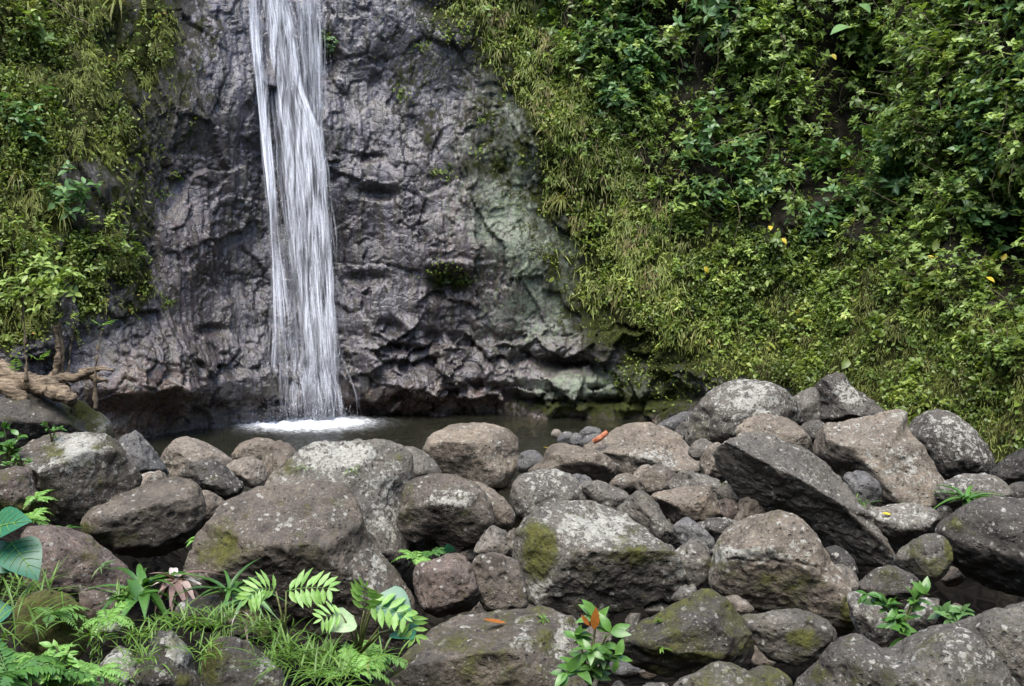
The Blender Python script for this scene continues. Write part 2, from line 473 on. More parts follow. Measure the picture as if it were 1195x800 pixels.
m, nt = new_mat('wet_basalt_cliff'); t = NT(nt)
p = t.pos()
n_big = t.noise(p, 1.3, 5)
n_mid = t.noise(p, 7, 6, 0.65)
n_fin = t.noise(p, 34, 6, 0.7)
n_str = t.noise(t.scalevec(p, (11, 11, 0.55)), 1.0, 6, 0.7)
vor = t.n('ShaderNodeTexVoronoi', feature='DISTANCE_TO_EDGE', ins={'Vector': t.n('ShaderNodeVectorMath', operation='ADD', ins={0: p, 1: t.scalevec(t.n('ShaderNodeTexNoise', ins={'Vector': p, 'Scale': 5.0, 'Detail': 3.0}).outputs['Color'], (.12, .12, .12))}).outputs[0], 'Scale': 6.0}).outputs['Distance']
rock = t.ramp(n_mid, [(0.28, (0.018, 0.0155, 0.018)), (0.5, (0.054, 0.047, 0.054)), (0.75, (0.11, 0.097, 0.11))])
rock = t.mix(t.step(n_str, 0.45, 0.62), rock, t.mix(1.0, rock, (0.46, 0.42, 0.38), 'MULTIPLY'))
rock = t.mix(t.step(n_str, 0.46, 0.34), rock, t.mix(1.0, rock, (1.5, 1.42, 1.5), 'MULTIPLY'))
rock = t.mix(t.math('MULTIPLY', t.step(n_big, 0.55, 0.7), 0.5), rock, (0.085, 0.068, 0.055))
alg = t.math('MULTIPLY', t.step(t.noise(t.scalevec(p, (8, 8, 0.7)), 1.0, 8, 0.75), 0.47, 0.6), t.math('ADD', 0.6, t.math('MULTIPLY', t.attr('brown'), 0.3)))
rock = t.mix(alg, rock, t.ramp(n_fin, [(0.3, (0.02, 0.018, 0.009)), (0.7, (0.07, 0.062, 0.03))]))
br = t.math('MULTIPLY', t.attr('brown'), t.step(n_mid, 0.35, 0.6))
rock = t.mix(t.math('MULTIPLY', br, 0.75), rock, t.ramp(n_fin, [(0.35, (0.045, 0.026, 0.018)), (0.7, (0.15, 0.085, 0.055))]))
wetf = t.attr('wet')
rock = t.mix(t.math('SUBTRACT', 1.0, wetf), rock, t.mix(1.0, rock, (1.5, 1.45, 1.25), 'MULTIPLY'))
lm = t.math('MULTIPLY', t.step(t.math('ADD', t.math('MULTIPLY', t.attr('lichen'), 0.22), t.noise(t.scalevec(p, (9, 9, 3.5)), 1.0, 10, 0.82)), 0.57, 0.74), 0.75)
lcol = t.ramp(n_fin, [(0.3, (0.08, 0.10, 0.06)), (0.7, (0.21, 0.265, 0.17))])
colr = t.mix(lm, rock, lcol)
mm = t.step(t.math('ADD', t.math('MULTIPLY', t.attr('moss'), 0.46), t.noise(t.scalevec(p, (9, 9, 6)), 1.0, 10, 0.8)), 0.66, 0.9)
colr = t.mix(t.math('MULTIPLY', t.attr('soil_shade'), 0.92), colr, t.ramp(n_mid, [(0.35, (0.008, 0.007, 0.004)), (0.7, (0.03, 0.026, 0.014))]))  # near-black soil tone that also paints shade into the hollows under the shrubs
mm = t.math('MULTIPLY', mm, t.math('SUBTRACT', 1.0, t.attr('soil_shade')))
mcol = t.ramp(t.noise(p, 14, 8, 0.8), [(0.3, (0.016, 0.019, 0.006)), (0.55, (0.05, 0.058, 0.013)), (0.75, (0.1, 0.115, 0.024))])
colr = t.mix(mm, colr, mcol)
rough = t.math('ADD', t.math('ADD', t.lin(n_fin, 0.3, 0.7, 0.05, 0.2), t.step(n_str, 0.45, 0.62, 0.0, 0.16)), t.math('MULTIPLY', t.math('SUBTRACT', 1.0, wetf), 0.3), clamp=True)
rough = t.mix(t.math('MAXIMUM', t.math('MAXIMUM', mm, lm), t.attr('soil_shade')), rough, (0.85, 0.85, 0.85))
n_vs = t.noise(t.scalevec(p, (26, 26, 5)), 1.0, 5, 0.6)
h = t.math('ADD', t.math('MULTIPLY', n_fin, 0.45), t.math('ADD', t.math('MULTIPLY', n_vs, 0.45), t.math('MULTIPLY', t.step(vor, 0.0, 0.1), 0.15)))
nb = t.bump(h, 0.7, 0.045)
nb = t.bump(t.noise(p, 95, 4, 0.7), 0.5, 0.008, nb)
nb = t.bump(t.math('MULTIPLY', mm, t.noise(p, 30, 8, 0.85)), 1.0, 0.06, nb)
bs = t.n('ShaderNodeBsdfPrincipled', ins={'Base Color': colr, 'Roughness': rough, 'Specular IOR Level': t.math('MULTIPLY', 0.85, t.math('SUBTRACT', 1.0, t.math('MULTIPLY', 0.85, t.math('MAXIMUM', mm, t.attr('soil_shade'))))), 'Normal': nb})
t.out(bs.outputs[0])
cliff = make_obj('cliff', CP.reshape(-1, 3), lp, lt, m, attrs={'lichen': lich.ravel(), 'moss': mossy.ravel(), 'brown': brown.ravel(), 'wet': wet.ravel(), 'soil_shade': (shrub_m * sst(-120, -20, py0 - zshr + 60) * 0 + sst(0.15, 0.6, shrub_m)).ravel()})
tag(cliff, 'dark wet basalt cliff behind the pool, mossy towards both sides', 'cliff', kind='structure')

# look-up: picture position -> point and normal on the cliff
vis = np.argwhere((px1 > -160) & (px1 < 1360) & (py1 > -120) & (py1 < 540))
vis = vis[::2]
KD = kdtree.KDTree(len(vis))
for k, (i, j) in enumerate(vis):
    KD.insert((px1[i, j], py1[i, j], 0), k)
KD.balance()


def cliff_at(px, py):
    _, k, _ = KD.find((px, py, 0))
    i, j = vis[k]
    return CP[i, j].copy(), CN[i, j].copy()


def sample_cliff(mask, n):
    w = np.clip(mask, 0, None) * ((px1 > -80) & (px1 < 1290) & (py1 > -90) & (py1 < 560))
    w = w.ravel(); w = w / w.sum()
    k = rng.choice(len(w), n, p=w)
    return CP.reshape(-1, 3)[k] + rng.normal(0, 0.012, (n, 3)), CN.reshape(-1, 3)[k], k


# ------------------------------------------------------------------ ground sheet (streambed) out to the horizon
gx = np.concatenate([[-900, -200, -60, -25], np.arange(-16, 16.01, 0.2), [25, 60, 200, 900]])
gy = np.concatenate([[-900, -200, -60, -20, -8, -3, 0, 1.5], np.arange(2.6, 18, 0.2), [22, 60, 200, 900]])
GX, GY = np.meshgrid(gx, gy, indexing='ij')
inn = (GY > 2.5) & (GY < 17) & (np.abs(GX) < 15)
gz = np.full(GX.shape, 0.1)
gz[inn] = pile_world(GX[inn], GY[inn]) - 0.72 - 0.2 * sst(9, 6, GY[inn])


def pool_m(x, y):     # 1 inside the pool
    near = np.interp(x, [-6, -4.5, -3.5, -2, -0.6, 0.4, 1.6, 2.6, 3.6], [14.2, 12.6, 11.6, 11.0, 11.4, 11.4, 12.2, 13.6, 15.4])
    return sst(-0.5, 0.7, y - near) * sst(-6.0, -5.0, x) * sst(4.2, 3.2, x)


pm = pool_m(GX, GY)
gz = gz * (1 - pm) - 0.34 * pm
gz += (0.09 * fbm(np.stack([GX, GY, 0 * GX], -1) * 1.3, 4)) * inn
m, nt = new_mat('streambed_gravel'); t = NT(nt)
p = t.pos()
v1 = t.n('ShaderNodeTexVoronoi', feature='F1', ins={'Vector': p, 'Scale': 7.0}); v2 = t.n('ShaderNodeTexVoronoi', feature='DISTANCE_TO_EDGE', ins={'Vector': p, 'Scale': 7.0})
sep = t.n('ShaderNodeSeparateColor', ins={0: v1.outputs['Color']}).outputs[0]
n5 = t.noise(p, 20, 6, 0.7)
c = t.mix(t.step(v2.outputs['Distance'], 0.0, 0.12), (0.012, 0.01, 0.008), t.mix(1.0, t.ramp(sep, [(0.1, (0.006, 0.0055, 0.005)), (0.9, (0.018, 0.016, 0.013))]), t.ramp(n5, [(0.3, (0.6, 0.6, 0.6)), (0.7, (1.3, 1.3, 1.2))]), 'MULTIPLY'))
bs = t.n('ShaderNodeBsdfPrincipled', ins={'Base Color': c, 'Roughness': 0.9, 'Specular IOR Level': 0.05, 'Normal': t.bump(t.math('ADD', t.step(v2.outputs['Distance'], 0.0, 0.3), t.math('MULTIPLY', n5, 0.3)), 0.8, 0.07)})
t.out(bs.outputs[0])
lp, lt = grid_loops(*GX.shape)
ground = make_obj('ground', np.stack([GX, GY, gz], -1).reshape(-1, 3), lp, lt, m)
tag(ground, 'dark stony streambed under the boulders', 'ground', kind='structure')

# ------------------------------------------------------------------ pool water
FALL = cliff_at(372, 470)[0]
FX, FY = float(FALL[0]), float(FALL[1]) - 0.35
wx = np.arange(-7.5, 4.6, 0.05); wy = np.arange(9.6, 17.4, 0.05)
WX, WY = np.meshgrid(wx, wy, indexing='ij')
rr = np.hypot(WX - FX, WY - FY)
rr2 = np.hypot(WX - FX + 0.75, WY - FY - 0.1)
wn = fbm(np.stack([WX * 2.2, WY * 2.2, 0 * WX], -1), 4)
ring = np.sin(rr * 17 + 3 * wn) * np.exp(-rr * 0.75)
wz = 0.016 * ring + 0.014 * fbm(np.stack([WX * 5, WY * 5, 0 * WX + 3], -1), 4) * np.exp(-rr * 0.5) + 0.003 * wn
foam = np.clip(np.exp(-(rr / 0.7) ** 2) * 1.1 + 0.75 * np.exp(-(rr2 / 0.45) ** 2), 0, 1) + 0.42 * np.exp(-(rr / 2.4) ** 2)
wz += 0.05 * np.clip(foam, 0, 1) * (0.5 + fbm(np.stack([WX * 11, WY * 11, 0 * WX], -1), 3))
m, nt = new_mat('clear_pool_water'); t = NT(nt)
p = t.pos()
nz = t.noise(p, 9, 4, 0.6)
nb = t.bump(t.math('ADD', nz, t.math('MULTIPLY', t.noise(p, 28, 3), 0.4)), 0.5, 0.03)
fr = t.n('ShaderNodeFresnel', ins={'IOR': 1.33, 'Normal': nb}).outputs[0]
tr = t.n('ShaderNodeBsdfTransparent', ins={'Color': (0.62, 0.6, 0.45)})
df = t.n('ShaderNodeBsdfDiffuse', ins={'Color': (0.05, 0.052, 0.034)})
body = t.n('ShaderNodeMixShader', ins={0: 0.25, 1: tr.outputs[0], 2: df.outputs[0]})
gl = t.n('ShaderNodeBsdfGlossy', ins={'Color': (1, 1, 1), 'Roughness': 0.06, 'Normal': nb})
wsh = t.n('ShaderNodeMixShader', ins={0: fr, 1: body.outputs[0], 2: gl.outputs[0]})
ff = t.step(t.math('ADD', t.math('MULTIPLY', t.attr('foam'), 0.85), t.math('MULTIPLY', t.noise(t.scalevec(p, (9, 16, 9)), 1.0, 8, 0.8), 0.9)), 0.72, 1.5)
fo = t.n('ShaderNodeBsdfPrincipled', ins={'Base Color': (0.82, 0.85, 0.88), 'Roughness': 0.5})
t.out(t.n('ShaderNodeMixShader', ins={0: ff, 1: wsh.outputs[0], 2: fo.outputs[0]}).outputs[0])
lp, lt = grid_loops(*WX.shape)
water = make_obj('pool_water', np.stack([WX, WY, wz], -1).reshape(-1, 3), lp, lt, m, attrs={'foam': foam.ravel()})
tag(water, 'shallow pool of clear brownish water at the foot of the falls', 'pool', kind='structure')

# ------------------------------------------------------------------ waterfall
m, nt = new_mat('falling_water'); t = NT(nt)
al = t.attr('rnd')
p = t.pos()
ns = t.noise(t.scalevec(p, (20, 20, 1.5)), 1.0, 4, 0.65, 0.4)
ns2 = t.noise(t.scalevec(p, (70, 70, 6)), 1.0, 4, 0.7)
a = t.math('MULTIPLY', al, t.math('MULTIPLY', t.math('MULTIPLY', t.step(ns, 0.36, 0.62, 0.12, 1.3), t.step(t.noise(t.scalevec(p, (9, 9, .9)), 1.0, 3, 0.6), 0.34, 0.58, 0.25, 1.25)), t.step(ns2, 0.32, 0.6, 0.65, 1.05)), clamp=True)
a = t.math('MULTIPLY', a, t.math('POWER', t.math('SUBTRACT', 1.0, t.n('ShaderNodeLayerWeight', ins={'Blend': 0.5}).outputs['Facing'], clamp=True), 1.6))
gn = t.n('ShaderNodeNewGeometry').outputs['Normal']
wn_ = t.n('ShaderNodeVectorMath', operation='NORMALIZE', ins={0: t.n('ShaderNodeVectorMath', operation='ADD', ins={0: gn, 1: (0.0, -0.35, 0.9)}).outputs[0]}).outputs[0]
d1 = t.n('ShaderNodeBsdfPrincipled', ins={'Base Color': (0.73, 0.77, 0.85), 'Roughness': 0.4, 'Specular IOR Level': 0.5, 'Normal': wn_})
d2 = t.n('ShaderNodeBsdfTranslucent', ins={'Color': (0.73, 0.77, 0.85)})
dd = t.n('ShaderNodeMixShader', ins={0: 0.3, 1: d1.outputs[0], 2: d2.outputs[0]})
t.out(t.n('ShaderNodeMixShader', ins={0: a, 1: t.n('ShaderNodeBsdfTransparent').outputs[0], 2: dd.outputs[0]}).outputs[0])
M['water'] = m
PYS = np.linspace(-60, 498, 90)


def surf_Y(px_of, off):
    Y = np.array([cliff_at(px_of(y), min(y, 470))[0][1] for y in PYS])
    Y = np.minimum.accumulate(Y - off)
    k = np.hanning(9); k /= k.sum()
    return np.convolve(np.pad(Y, 4, mode='edge'), k, 'valid')


KY = [-60, 0, 50, 100, 150, 200, 250, 300, 350, 400, 450, 498]
core_l = lambda y: np.interp(y, KY, [306, 308, 316, 324, 330, 335, 340, 345, 350, 357, 361, 362])
core_r = lambda y: np.interp(y, KY, [330, 333, 345, 352, 372, 379, 383, 387, 389, 394, 398, 402])
side_l = lambda y: np.interp(y, KY, [290, 292, 295, 301, 306, 311, 316, 319, 320, 320, 315, 308])
side_r = lambda y: np.interp(y, KY, [300, 302, 304, 309, 313, 318, 322, 326, 331, 336, 341, 344])
veil_l = lambda y: np.interp(y, KY, [345, 346, 350, 356, 362, 366, 366, 366, 368, 372, 376, 380])
veil_r = lambda y: np.interp(y, KY, [376, 377, 379, 378, 379, 381, 384, 388, 390, 394, 398, 402])
gap_l = lambda y: np.interp(y, KY, [292, 296, 304, 309, 313, 318, 322, 326, 331, 335, 330, 312])
gap_r = lambda y: np.interp(y, KY, [376, 377, 379, 378, 379, 381, 383, 387, 389, 394, 400, 404])
fall = empty('waterfall', (FX, FY, 0.0))
tag(fall, 'tall white waterfall streaming down the dark cliff into the pool', 'waterfall')


def stream(name, fl, fr_, n, wid, alpha, fade, y0=(-60, -60), y1=(498, 498), power=1.0):
    Ys = surf_Y(lambda y: 0.5 * (fl(y) + fr_(y)), 0.06)
    B = Buf(); cl_ = rng.uniform(.06, .94, 5)
    for k in range(n):
        q = rng.random() if rng.random() < .4 else (rng.choice(cl_) + rng.normal(0, .035))
        q = q if rng.random() < .6 else q + rng.normal(0, .14)
        q = 0.5 + 0.5 * np.sign(q - 0.5) * abs(2 * q - 1) ** power
        a0 = rng.uniform(*y0); a1 = rng.uniform(*y1)
        if rng.random() < 0.45:
            L_ = rng.uniform(60, 240); a0 = rng.uniform(y0[0], max(y0[0] + 1, y1[1] - L_)); a1 = min(a0 + L_, y1[1])
        if a1 - a0 < 25: continue
        y = np.linspace(a0, a1, max(8, int((a1 - a0) / 9)))
        qq = q + 0.13 * fbm(np.stack([y * 0.008, 0 * y + round(q * 14) * 1.9 + k * .01, 0 * y], -1), 3) + 0.03 * fbm(np.stack([y * 0.02, 0 * y + k * 3.7, 0 * y], -1), 2)
        pxs = fl(y) + (fr_(y) - fl(y)) * qq
        pts = at(pxs, y, np.interp(y, PYS, Ys) - rng.uniform(0, 0.10))
        u = np.linspace(0, 1, len(y))
        w = wid * rng.uniform(0.5, 1.6) * np.sqrt(np.clip(4 * u * (1 - u), 0.04, 1)) * (0.8 + 0.5 * fbm(np.stack([y * 0.02, 0 * y + k, 0 * y + 9], -1), 2))
        B.tube(pts, np.clip(w, 0.002, 1), None, 6, 0.0, 0.45)
        B.R[-1] = np.repeat(np.clip(alpha * rng.uniform(0.45, 1.25) * fade(y) * np.clip(6 * u * (1 - u), 0.15, 1), 0, 1), 6)
    return B.build(name, M['water'], fall)


one = lambda y: 1.0 + 0 * y
stream('main_stream', core_l, core_r, 520, 0.024, 0.155, lambda y: np.interp(y, [-60, 120, 250, 498], [1.0, .85, .72, .72]), power=0.85)
stream('side_stream', (lambda y: side_l(y) - 1), (lambda y: side_r(y) + 1 + 4 * sst(250, 420, y)), 100, 0.015, 0.15, lambda y: np.interp(y, [-60, 200, 340, 420, 498], [.9, .9, .8, .5, .4]), power=0.8)
stream('upper_veil', veil_l, veil_r, 110, 0.018, 0.13, lambda y: np.interp(y, [-60, 60, 140, 220, 498], [.85, .6, .75, .6, .3]), y1=(130, 470))
stream('lower_veil', (lambda y: np.interp(y, [380, 498], [322, 302])), (lambda y: np.interp(y, [380, 498], [385, 406])), 260, 0.012, 0.12, lambda y: 0.6 + 0.4 * sst(400, 480, y), y0=(370, 430), y1=(470, 498))
stream('thin_veil', gap_l, gap_r, 210, 0.018, 0.075, lambda y: np.interp(y, [-60, 40, 120, 300, 498], [1, .7, .5, .55, .8]))
B = Buf()
drop = (np.array([(0, 0, 0), (.5, -.5, 0), (.5, 0, .5), (.5, .5, 0), (.5, 0, -.5), (1, 0, 0)], float),
        np.array([0, 1, 2, 0, 2, 3, 0, 3, 4, 0, 4, 1, 5, 2, 1, 5, 3, 2, 5, 4, 3, 5, 1, 4]), np.full(8, 3))
n = 2600
r = rng.random(n) ** 1.6
ang = rng.uniform(0, 2 * math.pi, n)
cxs = np.where(rng.random(n) < 0.65, FX, FX - 0.72)
P_ = np.stack([cxs + r * 0.75 * np.cos(ang), FY + r * 0.55 * np.sin(ang), 0.02 + rng.random(n) ** 2.2 * 0.7 * (1.1 - r)], -1)
B.place(drop, P_, np.array([0, 0, 1.0]) + rng.normal(0, .35, (n, 3)), np.array([0, 1.0, 0]), rng.uniform(.01, .05, n), rng.uniform(.004, .011, n), 0, rng.uniform(.3, .8, n))
n = 900
yy = rng.uniform(0, 480, n); xx = gap_l(yy) + (gap_r(yy) - gap_l(yy)) * rng.uniform(-0.12, 1.12, n)
Yc = np.interp(yy, PYS, surf_Y(lambda y: 0.5 * (gap_l(y) + gap_r(y)), 0.1)) - rng.uniform(0, .25, n)
B.place(drop, at(xx, yy, Yc), np.array([0, 0, -1.0]) + rng.normal(0, .06, (n, 3)), np.array([0, 1.0, 0]), rng.uniform(.03, .16, n), rng.uniform(.003, .008, n), 0, rng.uniform(.25, .7, n))
B.build('spray', M['water'], fall)
# ------------------------------------------------------------------ boulders
m, nt = new_mat('weathered_basalt_boulder'); t = NT(nt)
p = t.pos()
tint = t.attr('tint', True)
na = t.noise(p, 2.6, 5, 0.6); nbn = t.noise(p, 11, 7, 0.7); nc = t.noise(p, 48, 6, 0.75); nd = t.noise(p, 150, 3, 0.7)
c = t.mix(1.0, tint, t.ramp(na, [(0.3, (0.62, 0.58, 0.56)), (0.5, (0.95, 0.93, 0.92)), (0.7, (1.3, 1.24, 1.18))]), 'MULTIPLY')
c = t.mix(1.0, c, t.ramp(nbn, [(0.3, (0.55, 0.53, 0.52)), (0.5, (1, 1, 1)), (0.72, (1.4, 1.37, 1.33))]), 'MULTIPLY')
c = t.mix(1.0, c, t.ramp(nc, [(0.3, (0.45, 0.43, 0.42)), (0.5, (1, 1, 1)), (0.7, (1.6, 1.57, 1.52))]), 'MULTIPLY')
pv = t.n('ShaderNodeTexVoronoi', feature='F1', ins={'Vector': p, 'Scale': 26.0, 'Randomness': 1.0})
psel = t.n('ShaderNodeSeparateColor', ins={0: pv.outputs['Color']}).outputs[0]
pit = t.math('MULTIPLY', t.step(pv.outputs['Distance'], 0.34, 0.16), t.step(psel, 0.62, 0.72))
pv2 = t.n('ShaderNodeTexVoronoi', feature='F1', ins={'Vector': p, 'Scale': 75.0})
pit2 = t.math('MULTIPLY', t.step(pv2.outputs['Distance'], 0.4, 0.15), t.step(nbn, 0.45, 0.6))
# dark biofilm blotches and pale crustose lichen
stn = t.math('MULTIPLY', t.step(t.noise(p, 4.2, 7, 0.75), 0.54, 0.64), 0.55)
c = t.mix(stn, c, t.mix(1.0, c, (0.42, 0.40, 0.38), 'MULTIPLY'))
la = t.attr('lichen')
ln = t.noise(p, 15, 8, 0.78, 0.4)
lf = t.step(t.math('ADD', ln, t.math('MULTIPLY', la, 0.30)), 0.683, 0.715)
sp = t.n('ShaderNodeTexVoronoi', feature='F1', ins={'Vector': t.n('ShaderNodeVectorMath', operation='ADD', ins={0: p, 1: t.scalevec(t.n('ShaderNodeTexNoise', ins={'Vector': p, 'Scale': 40.0, 'Detail': 3.0}).outputs['Color'], (.03, .03, .03))}).outputs[0], 'Scale': 20.0})
spr = t.n('ShaderNodeSeparateColor', ins={0: sp.outputs['Color']}).outputs[1]
spot = t.math('MULTIPLY', t.step(sp.outputs['Distance'], 0.33, 0.26), t.step(t.math('ADD', spr, t.math('MULTIPLY', la, 0.45)), 0.80, 0.88))
lf = t.math('MAXIMUM', lf, t.math('MULTIPLY', spot, 0.85))
sp2 = t.n('ShaderNodeTexVoronoi', feature='F1', ins={'Vector': p, 'Scale': 62.0})
sp2r = t.n('ShaderNodeSeparateColor', ins={0: sp2.outputs['Color']}).outputs[2]
lf = t.math('MAXIMUM', lf, t.math('MULTIPLY', t.math('MULTIPLY', t.step(sp2.outputs['Distance'], 0.42, 0.25), t.step(t.math('ADD', sp2r, t.math('MULTIPLY', la, 0.5)), 0.78, 0.86)), t.step(nbn, 0.42, 0.55, 0.1, 0.7)))
lcol = t.ramp(nc, [(0.3, (0.15, 0.147, 0.122)), (0.55, (0.33, 0.325, 0.28)), (0.75, (0.52, 0.51, 0.46))])
c = t.mix(t.math('MULTIPLY', lf, 0.9), c, lcol)
ma = t.attr('moss')
mn = t.noise(p, 6.5, 8, 0.75)
mf = t.step(t.math('ADD', mn, t.math('MULTIPLY', ma, 0.42)), 0.67, 0.92)
mcol = t.ramp(t.noise(p, 19, 7, 0.8), [(0.28, (0.03, 0.03, 0.009)), (0.5, (0.085, 0.085, 0.018)), (0.75, (0.17, 0.175, 0.035))])
c = t.mix(mf, c, mcol)
c = t.mix(t.math('MULTIPLY', t.math('MAXIMUM', pit, t.math('MULTIPLY', pit2, 0.5)), 0.7), c, (0.03, 0.027, 0.024))
h = t.math('ADD', t.math('ADD', t.math('MULTIPLY', nbn, 0.9), t.math('MULTIPLY', nc, 0.7)), t.math('MULTIPLY', pit, -0.6))
h = t.math('ADD', h, t.math('MULTIPLY', pit2, -0.35))
h = t.math('ADD', h, t.math('MULTIPLY', lf, 0.12))
h = t.math('ADD', h, t.math('MULTIPLY', mf, t.math('ADD', 0.25, t.math('MULTIPLY', t.noise(p, 120, 4, 0.8), 0.9))))
nb = t.bump(h, 0.85, 0.02)
nb = t.bump(nd, 0.4, 0.004, nb)
rg = t.mix(t.math('MAXIMUM', mf, lf), t.lin(nbn, 0.3, 0.7, 0.5, 0.75), (0.95, 0.95, 0.95))
bs = t.n('ShaderNodeBsdfPrincipled', ins={'Base Color': c, 'Roughness': rg, 'Specular IOR Level': 0.42, 'Normal': nb})
t.out(bs.outputs[0])
M['boulder'] = m

_ico = {}


def ico(k):
    if k not in _ico:
        b = bmesh.new(); bmesh.ops.create_icosphere(b, subdivisions=k, radius=1.0)
        V = np.array([v.co for v in b.verts]); Fc = np.array([[v.index for v in f.verts] for f in b.faces]); b.free()
        _ico[k] = (norm(V), Fc)
    return _ico[k]


TINT = {'tan': (.142, .121, .093), 'brown': (.09, .077, .06), 'grey': (.095, .088, .073), 'dark': (.054, .049, .041), 'black': (.038, .035, .029), 'red': (.098, .077, .063), 'slate': (.09, .09, .087), 'pale': (.185, .162, .13)}
ROCKS = {}


def boulder(key, label, poly, tint='grey', ang=0.4, dY=0.0, depth=0.85, planes=(), moss=0.0, lich=0.15, blobs=(), lump=1.0, groove=None, name='boulder', group=None, zoff=None, Y=None):
    seed = sum(ord(ch) * (i + 3) for i, ch in enumerate(key)) % 9973
    r = np.random.default_rng(seed)
    poly = np.array(poly, float)
    # centroid of the outline
    x, y = poly[:, 0], poly[:, 1]; x2, y2 = np.roll(x, -1), np.roll(y, -1)
    cr = x * y2 - x2 * y; A = cr.sum() / 2
    cxp, cyp = ((x + x2) * cr).sum() / (6 * A), ((y + y2) * cr).sum() / (6 * A)
    P = pile_at(cxp, cyp, dY) if Y is None else at(cxp, cyp, Y)
    e3 = norm(CAM - P); e1 = norm(np.cross([0, 0, 1.0], e3)); e2 = np.cross(e3, e1)
    # smooth closed outline (Catmull-Rom), in metres in the plane through P facing the camera
    k = len(poly); dense = []
    for i in range(k):
        a, b_, c_, d_ = poly[i - 1], poly[i], poly[(i + 1) % k], poly[(i + 2) % k]
        for s in np.linspace(0, 1, 10, endpoint=False):
            w0, w1 = s * (1 - s) ** 2, s * s * (1 - s)
            dense.append(b_ * (1 - s) + c_ * s + 0.5 * ((c_ - a) * w0 - (d_ - b_) * w1) - (c_ - b_) * (w0 - w1))
    dense = np.array(dense)
    dr = ray(dense[:, 0], dense[:, 1])
    tpl = ((P - CAM) @ e3) / (dr @ e3)
    W = CAM + dr * tpl[:, None] - P
    a, b = W @ e1, W @ e2
    C = np.cov(np.stack([a, b])); ev, E = np.linalg.eigh(C)
    sx = np.sqrt(ev * 2)                                  # semi axes
    sx = np.maximum(sx, 0.4 * sx.max())
    th = np.arctan2((E[1, 1] * b + E[0, 1] * a) / sx[1], (E[1, 0] * b + E[0, 0] * a) / sx[0])
    rp = np.hypot((E[0, 0] * a + E[1, 0] * b) / sx[0], (E[0, 1] * a + E[1, 1] * b) / sx[1])
    o = np.argsort(th); th, rp = th[o], rp[o]
    th = np.concatenate([th - 2 * math.pi, th, th + 2 * math.pi]); rp = np.tile(rp, 3)
    span = np.ptp(dense, axis=0); big = span.max()
    lvl = 7 if big > 170 else 6 if big > 60 else 5 if big > 25 else 4
    D, Fc = ico(lvl)
    size = math.sqrt(sx[0] * sx[1]); dz = depth * size
    # faceted body: soft intersection of half spaces (frame: right, up, towards the camera)
    npl = 9 + int(ang * 5)
    N = norm(r.normal(size=(npl, 3))); dist = 1 - (0.12 + 0.40 * ang) * r.random(npl)
    if len(planes):
        N = np.concatenate([N, norm(np.array([q[:3] for q in planes], float))]); dist = np.concatenate([dist, [q[3] for q in planes]])
    sharp = 6 + 44 * ang
    q = np.clip(D @ N.T / dist, 0, None) ** sharp
    rad = 1 / np.maximum((q.sum(1) + 1.0 * (0.92 ** sharp)) ** (1 / sharp), 0.3)
    rad *= 1 + lump * (0.045 * fbm(D * 1.3 + seed, 2) + 0.016 * fbm(D * 3.4 + seed, 2))
    B3 = D * rad[:, None]
    # in-plane coordinates along the outline's own axes, then fit the silhouette to the outline
    Ein = np.array([[E[0, 0], E[1, 0]], [E[0, 1], E[1, 1]]])
    uv = B3[:, :2] @ Ein.T
    if True:
        ang_ = np.arctan2(uv[:, 1], uv[:, 0]); rho = np.hypot(uv[:, 0], uv[:, 1])
        nb_ = 90; bi = ((ang_ + math.pi) / (2 * math.pi) * nb_).astype(int) % nb_
        Smax = np.zeros(nb_); np.maximum.at(Smax, bi, rho)
        if lvl <= 4 or (Smax == 0).any():
            Smax = np.where(Smax == 0, Smax.max(), Smax)
        Sm = (np.roll(Smax, 1) + Smax + np.roll(Smax, -1)) / 3
        bc = (np.arange(nb_) + 0.5) / nb_ * 2 * math.pi - math.pi
        Sv = np.interp(ang_, np.concatenate([bc - 2 * math.pi, bc, bc + 2 * math.pi]), np.tile(Sm, 3))
        f = np.interp(ang_, th, rp) / Sv
        fm = 1 / Sm.mean()
        kk = sst(0.1, 0.75, rho / Sv)
        uv = uv * (fm + (f - fm) * kk)[:, None]
    ab = (uv * sx) @ Ein
    X = P + ab[:, :1] * e1 + ab[:, 1:] * e2 + (B3[:, 2] * dz)[:, None] * e3
    # fine relief in metres
    tri = X[Fc]; fn = np.cross(tri[:, 1] - tri[:, 0], tri[:, 2] - tri[:, 0]); vn = np.zeros_like(X)
    for j in range(3): np.add.at(vn, Fc[:, j], fn)
    vn = norm(vn)
    amp = min(size, 0.8)
    sd_ = seed * 1.7 % 50
    h = 0.026 * amp * fbm(X / amp * 2.4 + sd_, 5, 0.55)
    if lvl >= 5:
        ridg = 1 - np.abs(fbm(X / amp * 1.6 + sd_ + 9, 3)); h -= 0.012 * amp * sst(0.93, 1.0, ridg) * ang
        c1, c2_, o1_, r1_ = cells(X * 5.5 + sd_, seed % 200); h += (0.012 * r1_[:, 0] + 0.022 * (o1_ * r1_).sum(-1)) * (0.1 + 0.8 * ang) * sst(-.3, .4, fbm(X * 1.7 + sd_, 2)) * min(1, amp * 1.6)
        c1, c2_, o1_, r1_ = cells(X * 11 + sd_, seed % 200 + 9); pits = sst(0.42, 0.2, c1) * (r1_[:, 0] > 0.55); h -= 0.012 * pits
        h += 0.008 * fbm(X * 14, 3)
    qx, qy = proj(X)
